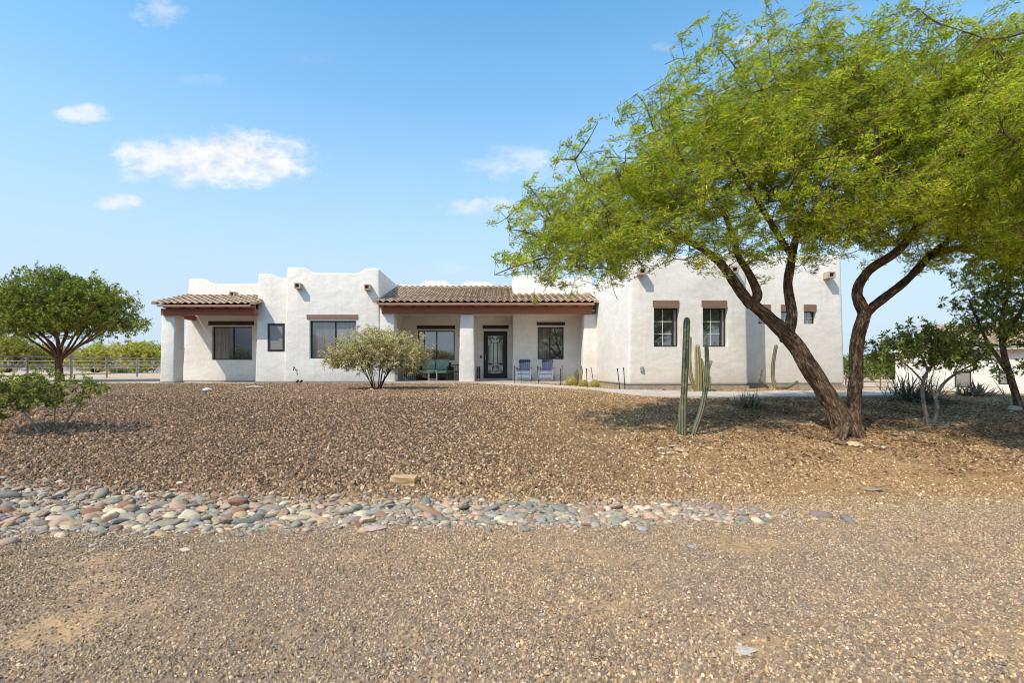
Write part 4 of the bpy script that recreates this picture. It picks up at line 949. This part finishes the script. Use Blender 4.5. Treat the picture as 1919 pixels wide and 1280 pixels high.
# leaning sign by the door
loc = (X(896.5, 24.6), 24.6, ZF + .1); t = thing('porch_sign', loc, 'tall narrow black sign with white letters leaning by the door', 'sign')
pbox(t, 'board', [(-.09, .09, 0, .03, 0, .58)], BLACK)
k = MB(); txt = bpy.data.curves.new('lettering', 'FONT'); txt.body = 'W\nE\nL\nC\nO\nM\nE'; txt.size = .10; txt.space_line = .78; txt.align_x = 'CENTER'; txt.extrude = .002
to = bpy.data.objects.new('lettering', txt); col.objects.link(to); bpy.context.view_layer.update()
me = bpy.data.meshes.new_from_object(to.evaluated_get(bpy.context.evaluated_depsgraph_get())); bpy.data.objects.remove(to)
me.transform(Matrix.Translation((0, -.004, .50)) @ Matrix.Rotation(R(90), 4, 'X')); me.materials.clear(); me.materials.append(LETTER)
o = bpy.data.objects.new('lettering', me); col.objects.link(o); o.parent = t
# garden stakes along the walkway
ST = [((964, 686), (964.5, 715), 'black garden stake at the corner of the door recess'), ((976, 685), (977, 718), 'thin dark garden stake in front of the left rocker'), ((1007, 686), (1009.5, 720.5), 'dark garden stake between the two rockers'),
      ((1050.4, 690), (1050.4, 723.8), 'black garden stake right of the right rocker, nearer the walkway'), ((1053.4, 685), (1053, 716), 'thin garden stake standing back against the porch wall right of the rockers'),
      ((1099, 690.6), (1100.5, 727.5), 'thick black garden stake between two golden barrel cacti'), ((1107.5, 688.5), (1113, 713), 'garden stake leaning behind the rightmost golden barrel cactus'),
      ((1157, 690.6), (1162, 729.4), 'black garden stake leaning left before the white garage side wall'), ((1168.5, 689), (1171.5, 729), 'black garden stake nearest the garage corner'), ((1171.5, 696), (1171.8, 727), 'short thin garden stake touching the one at the garage corner')]
for (a, b_), (c, d), l in ST:
    Dd = min(21.8, .56 * F / (d - HY)); q = gp(c, Dd); top = P(a, b_, Dd); k = MB()
    k.tube([q + Vector((0, 0, -.05)), q.lerp(top, .5), top], [.013, .013, .013], 6); k.tube([top - (top - q).normalized() * .05, top], [.021, .018], 6); k.tube([q, q + Vector((0, 0, .02))], [.03, .03], 6)
    tag(k.build('garden_stake', BLACK, None, 50, origin=q), l, 'stake', 'garden stakes along the walkway')
for px, l in ((557, 'left black ground spotlight at the foot of the white wall'), (564, 'right black ground spotlight at the foot of the white wall')):
    q = gp(px, 21.6); t = thing('spotlight', q, l, 'spotlight', 'ground spotlights below the left wing')
    k = MB(); k.tube([q, q + Vector((0, 0, .08))], .012, 6); k.build('spike', BLACK, t)
    k = MB(); k.tube([q + Vector((-.02, -.06, .08)), q + Vector((0, .0, .11)), q + Vector((.01, .07, .15))], [.03, .045, .05], 10); k.build('lamp_head', BLACK, t, smooth=50)

# ------------------------------------------------------------------ stones
def rock_mesh(name, seed, flat=.55, sub=3, rough=.25, ang=0):
    bm = bmesh.new(); bmesh.ops.create_icosphere(bm, subdivisions=sub, radius=1)
    for v in bm.verts:
        c = v.co.copy(); n_ = noise.noise(c * 1.1 + Vector((seed * 7.3, 0, 0))) * rough + noise.noise(c * 2.6 + Vector((0, seed * 3.1, 0))) * rough * .35
        c = c * (1 + n_)
        if ang:
            for k in range(9):
                d = Vector((math.sin(k * 2.4 + seed), math.cos(k * 1.7 + seed * 2), math.sin(k * 3.3 + seed * .7))).normalized(); e = c.dot(d) - .62
                if e > 0: c -= d * e * ang
        v.co = Vector((c.x, c.y, c.z * flat))
    me = bpy.data.meshes.new(name); bm.to_mesh(me); bm.free(); me.materials.append(COBBLE)
    me.polygons.foreach_set('use_smooth', [True] * len(me.polygons))
    if ang: me.set_sharp_from_angle(angle=R(28))
    return me
RM = [rock_mesh('cobble', i, random.uniform(.32, .54), 3, .36, .35 if i % 2 else 0) for i in range(12)]
RA = [rock_mesh('angular_rock', i + 20, .6, 3, .3, .85) for i in range(4)]
COLS = {'grey': (.34, .295, .225), 'blue-grey': (.255, .245, .215), 'pinkish': (.46, .315, .225), 'cream': (.60, .49, .33), 'green-grey': (.31, .285, .205), 'tan': (.47, .33, .195), 'rusty brown': (.34, .18, .11), 'mauve': (.33, .24, .205)}
WTS = [.22, .15, .18, .16, .09, .12, .04, .04]
# the creek bed: upper and lower edges as distances
cpx = [-120, 0, 200, 480, 700, 960, 1150, 1300, 1440]
cup = [6.95, 6.9, 6.75, 6.5, 6.4, 6.35, 6.25, 6.3, 5.9]
clo = [5.1, 5.15, 5.2, 5.3, 5.35, 5.35, 5.35, 5.4, 5.5]
cand = []
for _ in range(52000):
    px = random.uniform(-110, 1440) if random.random() < .985 else random.uniform(1440, 1600); t = random.betavariate(1.25, 1.35) + (random.gauss(0, .16) if random.random() < .12 else 0)
    a, b = np.interp(px, cpx, clo), np.interp(px, cpx, cup); d = a + (b - a) * t
    big = 1.18 if px < 350 else (1 if px < 900 else .85)
    s = random.lognormvariate(-3.42, .40) * big; s = max(.014, min(.105, s))
    if t < .12 or t > .9: s *= .75
    dens = 1 if px < 900 else max(.16, 1 - (px - 900) / 600)
    if random.random() > dens ** 1.3: continue
    cand.append((X(px, d), d, s))
cand.sort(key=lambda c: -c[2] * random.uniform(.45, 1)); kept = []; cell = {}
for x, y, s in cand:
    ok = True; ci, cj = int(math.floor(x / .3)), int(math.floor(y / .3))
    for i in range(ci - 1, ci + 2):
        for j in range(cj - 1, cj + 2):
            for (x2, y2, s2) in cell.get((i, j), ()):
                if math.hypot(x - x2, y - y2) < (s + s2) * .70: ok = False; break
            if not ok: break
        if not ok: break
    if ok:
        kept.append((x, y, s)); cell.setdefault((ci, cj), []).append((x, y, s))
names = list(COLS)
def section(x):
    return 'at the left end of the dry creek bed' if x < -3.2 else ('in the middle of the dry creek bed' if x < .6 else 'at the thinning right end of the dry creek bed')
PB = []
for i, (x, y, s) in enumerate(kept[:4600]):
    cn = random.choices(names, WTS)[0]; c = np.array(COLS[cn]) * random.uniform(.72, 1.14); ax = random.uniform(.85, 1.5)
    sc_ = (s * ax, s / ax * .95, s * random.uniform(.85, 1.15)); rt = (random.gauss(0, .24) + .10, random.gauss(0, .24), random.uniform(0, 6.28))
    z = g(x, y) - s * .03 + random.uniform(-.22, .30) * s
    if i < 295:
        o = bpy.data.objects.new('cobble', RM[i % len(RM)]); col.objects.link(o)
        o.location = (x, y, z); o.scale = sc_; o.rotation_euler = rt; o.color = (*[min(1, q) for q in c], 1)
        tag(o, f'large rounded {cn} river cobble {section(x)}', 'cobble', f'{cn} cobbles {section(x)}')
    else: PB.append((x, y, z, sc_, rt, c))
src = rock_mesh('pebble_source', 3, .5, 2, .2); sv = np.array([tuple(v.co) for v in src.vertices]); sf = np.array([tuple(p.vertices) for p in src.polygons]); vs, fs, tn = [], [], []
for x, y, z, s3, rt, c in PB:
    M = np.array(Matrix.LocRotScale(Vector((x, y, z)), Matrix.Rotation(rt[2], 3, 'Z') @ Matrix.Rotation(rt[0], 3, 'X'), Vector(s3)))
    w = sv * RNG.uniform(.88, 1.12, (len(sv), 1)); fs.append(sf + len(sv) * len(vs)); vs.append(w @ M[:3, :3].T + M[:3, 3]); tn.append(np.tile(np.clip(c, 0, 1), (len(sv), 1)))
bpy.data.meshes.remove(src)
o = big_mesh('small_cobbles', np.vstack(vs), np.vstack(fs), PEBBLE, None, np.vstack(tn), loops=3, smooth=True)
tag(o, 'small rounded river stones filling the gaps of the dry creek bed', 'river stones', kind='stuff')

def rock(px, py, D, size, c, label, mesh=None, rz=None, name='rock', group=None, sink=.3):
    b = gp(px, D); o = bpy.data.objects.new(name, mesh or random.choice(RA)); col.objects.link(o)
    o.scale = size; o.location = b + Vector((0, 0, size[2] * (.6 - sink))); o.rotation_euler = (random.uniform(-.1, .1), random.uniform(-.1, .1), rz if rz is not None else random.uniform(0, 6)); o.color = (*c, 1)
    return tag(o, label, 'rock', group)
def slab_rock(name, px, D, l, w, h, c, label, rz=0, seed=1):
    bm = bmesh.new(); bmesh.ops.create_cube(bm, size=1); bmesh.ops.subdivide_edges(bm, edges=bm.edges, cuts=7, use_grid_fill=True)
    for v in bm.verts:
        n_ = noise.noise_vector(v.co * 2.3 + Vector((seed, 0, 0))) * .13 + noise.noise_vector(v.co * 6 + Vector((seed, 3, 0))) * .04
        v.co = Vector((v.co.x * l, v.co.y * w, v.co.z * h)) + Vector((n_.x * w, n_.y * w, n_.z * h))
    me = bpy.data.meshes.new(name); bm.to_mesh(me); bm.free(); me.materials.append(COBBLE); me.set_sharp_from_angle(angle=R(35))
    o = bpy.data.objects.new(name, me); col.objects.link(o); b = gp(px, D); o.location = b + Vector((0, 0, h * .35)); o.rotation_euler = (0, .02, rz); o.color = (*c, 1)
    return tag(o, label, 'rock')
slab_rock('rock', 756, 6.95, .33, .20, .12, (.56, .38, .20), 'squared orange-tan rock on the upper edge of the creek bed', .03)
rock(703, 990, 5.22, (.13, .085, .05), (.50, .35, .31), 'broad flat pink stone at the front edge of the creek bed', RM[2], .3, 'flat_stone')
rock(1204, 988, 5.22, (.075, .06, .045), (.42, .38, .36), 'pale pinkish-grey stone jutting from the front of the creek bed', RM[5], 1.2, 'flat_stone')
rock(388, 747, 15.6, (.14, .1, .12), (.72, .70, .66), 'small white rock on the gravel before the patio')
rock(478, 731, 17.6, (.30, .16, .13), (.50, .42, .37), 'flat pinkish boulder near the left wing wall', RM[1], .4)
rock(1630, 918, 6.75, (.155, .07, .055), (.30, .235, .175), 'long flat brown stone lying alone on the tan slope', RA[3], -.45)
rock(1396, 1230, 2.9, (.075, .055, .014), (.52, .44, .37), 'pale angular flat stone on the driveway gravel', RA[1], .4, 'flat_stone', sink=.2)
rock(1295, 1029, 4.65, (.055, .035, .022), (.40, .40, .42), 'small grey flake of stone just below the creek bed', RA[2], .2)
rock(1056, 900, 7.2, (.035, .03, .03), (.62, .58, .52), 'tiny white stone on the slope above the creek bed', RA[0])
rock(415, 1010, 4.9, (.035, .025, .025), (.62, .58, .5), 'tiny white stone below the left creek bed', RA[0])
for px, D, s, c, l in ((1239, 8.45, .06, (.68, .60, .50), 'small white rock left of the cactus pair'), (1243, 8.2, .05, (.6, .52, .42), 'small cream rock just below the white one near the cactus'), (1276, 8.35, .10, (.48, .34, .22), 'rounded tan rock below the cactus pair'), (1263, 8.55, .07, (.42, .36, .29), 'grey-tan rock tucked behind the rounded tan one'), (1258, 8.2, .08, (.45, .34, .23), 'low tan rock left of the rounded one below the cactus'), (1286, 8.15, .07, (.46, .33, .2), 'low tan rock in front of the cactus pair'), (1330, 8.5, .07, (.46, .35, .22), 'half-buried tan rock right of the cactus pair'),
                    (1576, 8.75, .11, (.24, .17, .12), 'dark brown rock at the foot of the mesquite'), (1598, 8.7, .11, (.55, .43, .26), 'cream ridged rock at the foot of the mesquite'), (1612, 8.65, .09, (.5, .38, .24), 'tan rock right of the cream ridged one by the mesquite'), (1639, 8.65, .06, (.48, .40, .32), 'pale rock right of the mesquite base'), (1655, 8.6, .06, (.52, .46, .40), 'rightmost pale rock near the mesquite base'),
                    (1900, 11.2, .14, (.46, .38, .28), 'tan rock at the foot of the slender right tree'), (1245, 15.9, .09, (.22, .10, .07), 'reddish brown rock in the bed under the left garage window'), (696, 16.6, .07, (.6, .55, .47), 'pale rock left of the shrub stems'), (718, 16.6, .05, (.58, .53, .46), 'pale rock right of the shrub stems')):
    rock(px, 0, D, (s * 1.15, s * .85, s * .8), c, l, RA[int(px) % 4] if s < .1 else RM[int(px) % 10])

def scatter(n, gen, smin, smax, cols, name, label, flat=(.4, 1.0), jit=.25):
    x, y, k = gen(n); n = len(x); s = RNG.uniform(0, 1, n) ** 1.6 * (smax - smin) + smin; s = s * k
    a0 = RNG.uniform(0, 2 * math.pi, n); ratio = RNG.uniform(.6, 1, n); h = RNG.uniform(*flat, n)
    v = np.zeros((n, 8, 3))
    for i in range(5):
        a = 2 * math.pi * i / 5 + RNG.uniform(-.3, .3, n); rr = RNG.uniform(.75, 1.15, n)
        v[:, i] = np.stack([np.cos(a) * rr, np.sin(a) * rr * ratio, -.25 + RNG.uniform(-.1, .25, n) * h], 1)
    for i in range(3):
        a = 2 * math.pi * i / 3 + .5 + RNG.uniform(-.4, .4, n); rr = RNG.uniform(.3, .75, n)
        v[:, 5 + i] = np.stack([np.cos(a) * rr, np.sin(a) * rr * ratio, h * RNG.uniform(.55, 1.15, n)], 1)
    tx, ty = RNG.normal(0, .45, n), RNG.normal(0, .45, n)
    v[..., 2] += v[..., 0] * tx[:, None] + v[..., 1] * ty[:, None]
    c, sn = np.cos(a0)[:, None], np.sin(a0)[:, None]
    vx = v[..., 0] * c - v[..., 1] * sn; vy = v[..., 0] * sn + v[..., 1] * c
    v = np.stack([vx * s[:, None] + x[:, None], vy * s[:, None] + y[:, None], v[..., 2] * s[:, None] + gz(x, y)[:, None]], -1)
    tri = np.array([(5, 6, 7), (0, 1, 5), (1, 6, 5), (1, 2, 6), (2, 3, 6), (3, 7, 6), (3, 4, 7), (4, 5, 7), (4, 0, 5)])
    f = (np.arange(n)[:, None, None] * 8 + tri[None]).reshape(-1, 3)
    tn = cols(x, y, n)
    o = big_mesh(name, v.reshape(-1, 3), f, STONE, None, np.repeat(tn, 8, 0), loops=3)
    return tag(o, label, 'gravel', kind='stuff')
BROWN = np.array([(.225, .150, .092), (.28, .19, .115), (.16, .108, .072), (.33, .235, .15), (.235, .16, .10), (.18, .145, .11), (.38, .29, .195), (.28, .165, .095)])
TANS = np.array([(.33, .225, .115), (.38, .27, .145), (.26, .172, .092), (.43, .32, .185), (.29, .21, .125), (.215, .155, .098), (.48, .385, .25)])
GREYS = np.array([(.225, .185, .138), (.28, .225, .162), (.175, .145, .112), (.33, .27, .195), (.25, .19, .13), (.42, .355, .26), (.20, .178, .15), (.30, .22, .14)])
def gen_mound(n):
    y = 6.2 + RNG.uniform(0, 1, n) ** 1.25 * 16.4; hw = y * 1.02 + 2.0; x = RNG.uniform(-1, 1, n) * hw - .3
    m = ~in_poly(x, y, path_poly)
    m &= ~((x > 4.3) & (y > 16.8)) & ~((x > -5.1) & (x < 4.4) & (y > 22.2)) & ~((x > -9.3) & (x < -4.9) & (y > 22.2)) & ~((x > -10.6) & (x < -9) & (y > 22.5)) & (x < 16.5)
    bed = in_poly(x, y, np.array([(X(a, d), d) for a, d in zip(cpx + cpx[::-1], cup + clo[::-1])]))
    m &= ~(bed & (RNG.uniform(0, 1, n) < .3))
    right = sstep(-1, 5, x + 1.5 * vnoise(x, y, .9, 1)); thin = np.clip(.34 + .5 * vnoise(x, y, 1.6, 4), 0, 1)
    m &= RNG.uniform(0, 1, n) > right * thin
    m &= RNG.uniform(0, 1, n) > np.clip((vnoise(x, y, .8, 9) - .62) * 3, 0, .8)
    k = 1 + .15 * vnoise(x, y, .5, 2)
    k = k * (1 - .30 * right)
    return x[m], y[m], k[m]
def col_mound(x, y, n):
    r_ = sstep(-3.5, 4.0, x + 2.0 * vnoise(x, y, .7, 3) + RNG.normal(0, 1.6, n)); pick = RNG.uniform(0, 1, n) < r_
    c = np.where(pick[:, None], TANS[RNG.integers(0, len(TANS), n)], BROWN[RNG.integers(0, len(BROWN), n)])
    return np.clip(c * np.array([1.17, 1.08, 1.01]) * RNG.uniform(.55, 1.38, (n, 1)), 0, 1)
scatter(270000, gen_mound, .011, .037, col_mound, 'slope_gravel', 'brown crushed gravel covering the slope up to the house')
def gen_drive(n):
    y = 1.9 + RNG.uniform(0, 1, n) ** .8 * 4.6; hw = y * 1.04 + 2.4; x = RNG.uniform(-1, 1, n) * hw
    m = RNG.uniform(0, 1, n) > bare(x, y) * .95
    bed = in_poly(x, y, np.array([(X(a, d_), d_) for a, d_ in zip(cpx + cpx[::-1], cup + clo[::-1])])); m &= ~(bed & (RNG.uniform(0, 1, n) < .3))
    k = 1 + .35 * np.clip(vnoise(x, y, .6, 8), -1, 1) + .15 * np.clip(np.abs(x) / 4, 0, 1)
    return x[m], y[m], k[m]
def col_drive(x, y, n):
    t_ = (RNG.uniform(0, 1, n) < .3 + .25 * vnoise(x, y, 1.1, 5)); c = np.where(t_[:, None], TANS[RNG.integers(0, len(TANS), n)], GREYS[RNG.integers(0, len(GREYS), n)])
    return np.clip(c * np.array([1.37, 1.25, 1.14]) * RNG.uniform(.62, 1.25, (n, 1)), 0, 1)
scatter(390000, gen_drive, .003, .0145, col_drive, 'driveway_gravel', 'fine grey and tan gravel of the driveway in front')

# dry leaf litter below the mesquite
n = 30000; x = RNG.normal(7.4, 3.0, n); y = 10.2 + RNG.normal(0, 1.6, n)
m = (y > 7.2) & (y < 12.7) & (x > 1.5) & (RNG.uniform(0, 1, n) > np.clip(.35 + vnoise(x, y, 2.2, 1), 0, .9)); x, y = x[m], y[m]; n = len(x)
a = RNG.uniform(0, 6.28, n)
o = leaves('leaf_litter', np.stack([x, y, gz(x, y) + RNG.uniform(.01, .035, n)], 1), np.stack([np.cos(a), np.sin(a), RNG.normal(0, .2, n)], 1), .07, .018, palette(n, [(.14, .075, .04), (.22, .125, .065), (.09, .05, .03), (.32, .20, .105)]), LITTER, None, 0)
tag(o, 'dry brown leaf litter strewn under the mesquite', 'leaf litter', kind='stuff')

# ------------------------------------------------------------------ light, sky, camera
AZ, EL = R(48), R(50)                       # the sun stands behind the camera, to its left
w = bpy.data.worlds.new('World'); sc.world = w; w.use_nodes = True; nt = w.node_tree
bg = nt.nodes['Background']; bg.inputs[1].default_value = .15
sky = N(nt, 'ShaderNodeTexSky', sky_type='NISHITA'); sky.sun_disc = False; sky.sun_elevation = EL; sky.sun_rotation = R(228)
sky.air_density = 1.0; sky.dust_density = .5; sky.ozone_density = 1.0
tc = N(nt, 'ShaderNodeTexCoord').outputs['Generated']; sx = N(nt, 'ShaderNodeSeparateXYZ'); L(nt, tc, sx.inputs[0])
yy = math_(nt, 'MAXIMUM', sx.outputs[1], .05)
u = math_(nt, 'DIVIDE', sx.outputs[0], yy); v = math_(nt, 'DIVIDE', sx.outputs[2], yy)
cb = N(nt, 'ShaderNodeCombineXYZ'); L(nt, u, cb.inputs[0]); L(nt, v, cb.inputs[1])
mp = N(nt, 'ShaderNodeMapping'); mp.inputs['Scale'].default_value = (1, 1.7, 1); L(nt, cb.outputs[0], mp.inputs[0])
n1 = noise_node(nt, mp.outputs[0], 8, 8, .60); n3 = noise_node(nt, mp.outputs[0], 27, 7, .62); n3.inputs['Distortion'].default_value = .6; n2 = noise_node(nt, mp.outputs[0], 16, 6, .6)
def cloud(px, py, rx, ry, dens, soft=.75, bias=0):
    du = math_(nt, 'DIVIDE', math_(nt, 'SUBTRACT', u, (px - CX) / F), rx / F); dv = math_(nt, 'DIVIDE', math_(nt, 'SUBTRACT', v, (HY - py) / F), ry / F)
    r2 = math_(nt, 'ADD', math_(nt, 'MULTIPLY', du, du), math_(nt, 'MULTIPLY', dv, dv))
    e = math_(nt, 'ADD', math_(nt, 'SUBTRACT', 1.0 + bias, r2), math_(nt, 'ADD', math_(nt, 'MULTIPLY', math_(nt, 'SUBTRACT', n1.outputs[0], .46), 2.9), math_(nt, 'MULTIPLY', math_(nt, 'SUBTRACT', n3.outputs[0], .52), 2.6)))
    r = N(nt, 'ShaderNodeMapRange', clamp=True, interpolation_type='SMOOTHSTEP'); L(nt, e, r.inputs[0]); r.inputs[1].default_value = .15; r.inputs[2].default_value = .15 + soft * 2; r.inputs[4].default_value = dens
    return r.outputs[0]
tot = None
for q in ((310, 298, 120, 36, .85, .8, .5), (450, 298, 125, 46, 1.0, .8, .75), (385, 318, 180, 30, .85, .9, .5), (350, 285, 60, 34, .8, .8, .5), (160, 213, 52, 18, .7, .75, .4), (225, 378, 44, 15, .7, .75, .4), (905, 388, 85, 16, .6, .75, .5), (960, 305, 95, 34, .5, .8, .4), (310, 22, 62, 34, .42), (600, 112, 75, 14, .16), (830, 505, 60, 16, .25), (1245, 88, 28, 15, .4), (1410, 78, 70, 22, .6), (375, 150, 55, 16, .13)):
    c = cloud(*q); tot = c if tot is None else math_(nt, 'MAXIMUM', tot, c)
cc = ramp(nt, n2.outputs[0], [(.35, (2.7, 2.9, 3.2)), (.58, (3.6, 3.6, 3.65))]).outputs[0]
hs = N(nt, 'ShaderNodeHueSaturation'); hs.inputs['Hue'].default_value = .485; hs.inputs['Saturation'].default_value = 1.3; hs.inputs['Value'].default_value = 1.05; L(nt, sky.outputs[0], hs.inputs['Color'])
hz = ramp(nt, sx.outputs[2], [(0, (1, 1, 1)), (.168, (.85,) * 3), (.29, (.58,) * 3), (.457, (.22,) * 3), (.585, (.08,) * 3), (.85, (0, 0, 0))])   # the pale air low over the desert
skyc = mixc(nt, hz.outputs[0], hs.outputs[0], (2.15, 2.65, 3.15))
L(nt, mixc(nt, tot, skyc, cc), bg.inputs[0])

sun = bpy.data.lights.new('sun', 'SUN'); sun.energy = 2.4; sun.angle = R(.5); sun.color = (1, .90, .76)
so = bpy.data.objects.new('sun', sun); col.objects.link(so)
sd = Vector((-math.sin(AZ) * math.cos(EL), -math.cos(AZ) * math.cos(EL), math.sin(EL)))
so.rotation_euler = sd.to_track_quat('Z', 'Y').to_euler(); so.location = sd * 40

cam = bpy.data.cameras.new('camera'); co = bpy.data.objects.new('camera', cam); col.objects.link(co)
co.location = (0, 0, EYE); co.rotation_euler = (R(90), 0, 0)
cam.sensor_width = 36; cam.lens = 36 * F / 1919; cam.shift_x = (959.5 - CX) / 1919; cam.shift_y = (HY - 640) / 1919; cam.clip_start = .05; cam.clip_end = 9000
sc.camera = co
sc.view_settings.view_transform = 'Standard'; sc.view_settings.look = 'None'; sc.view_settings.gamma = 1; sc.view_settings.use_curve_mapping = False
sc.view_settings.exposure = .9
sc.render.engine = 'CYCLES'; sc.cycles.filter_width = 1.0; sc.cycles.max_bounces = 8; sc.cycles.transparent_max_bounces = 4
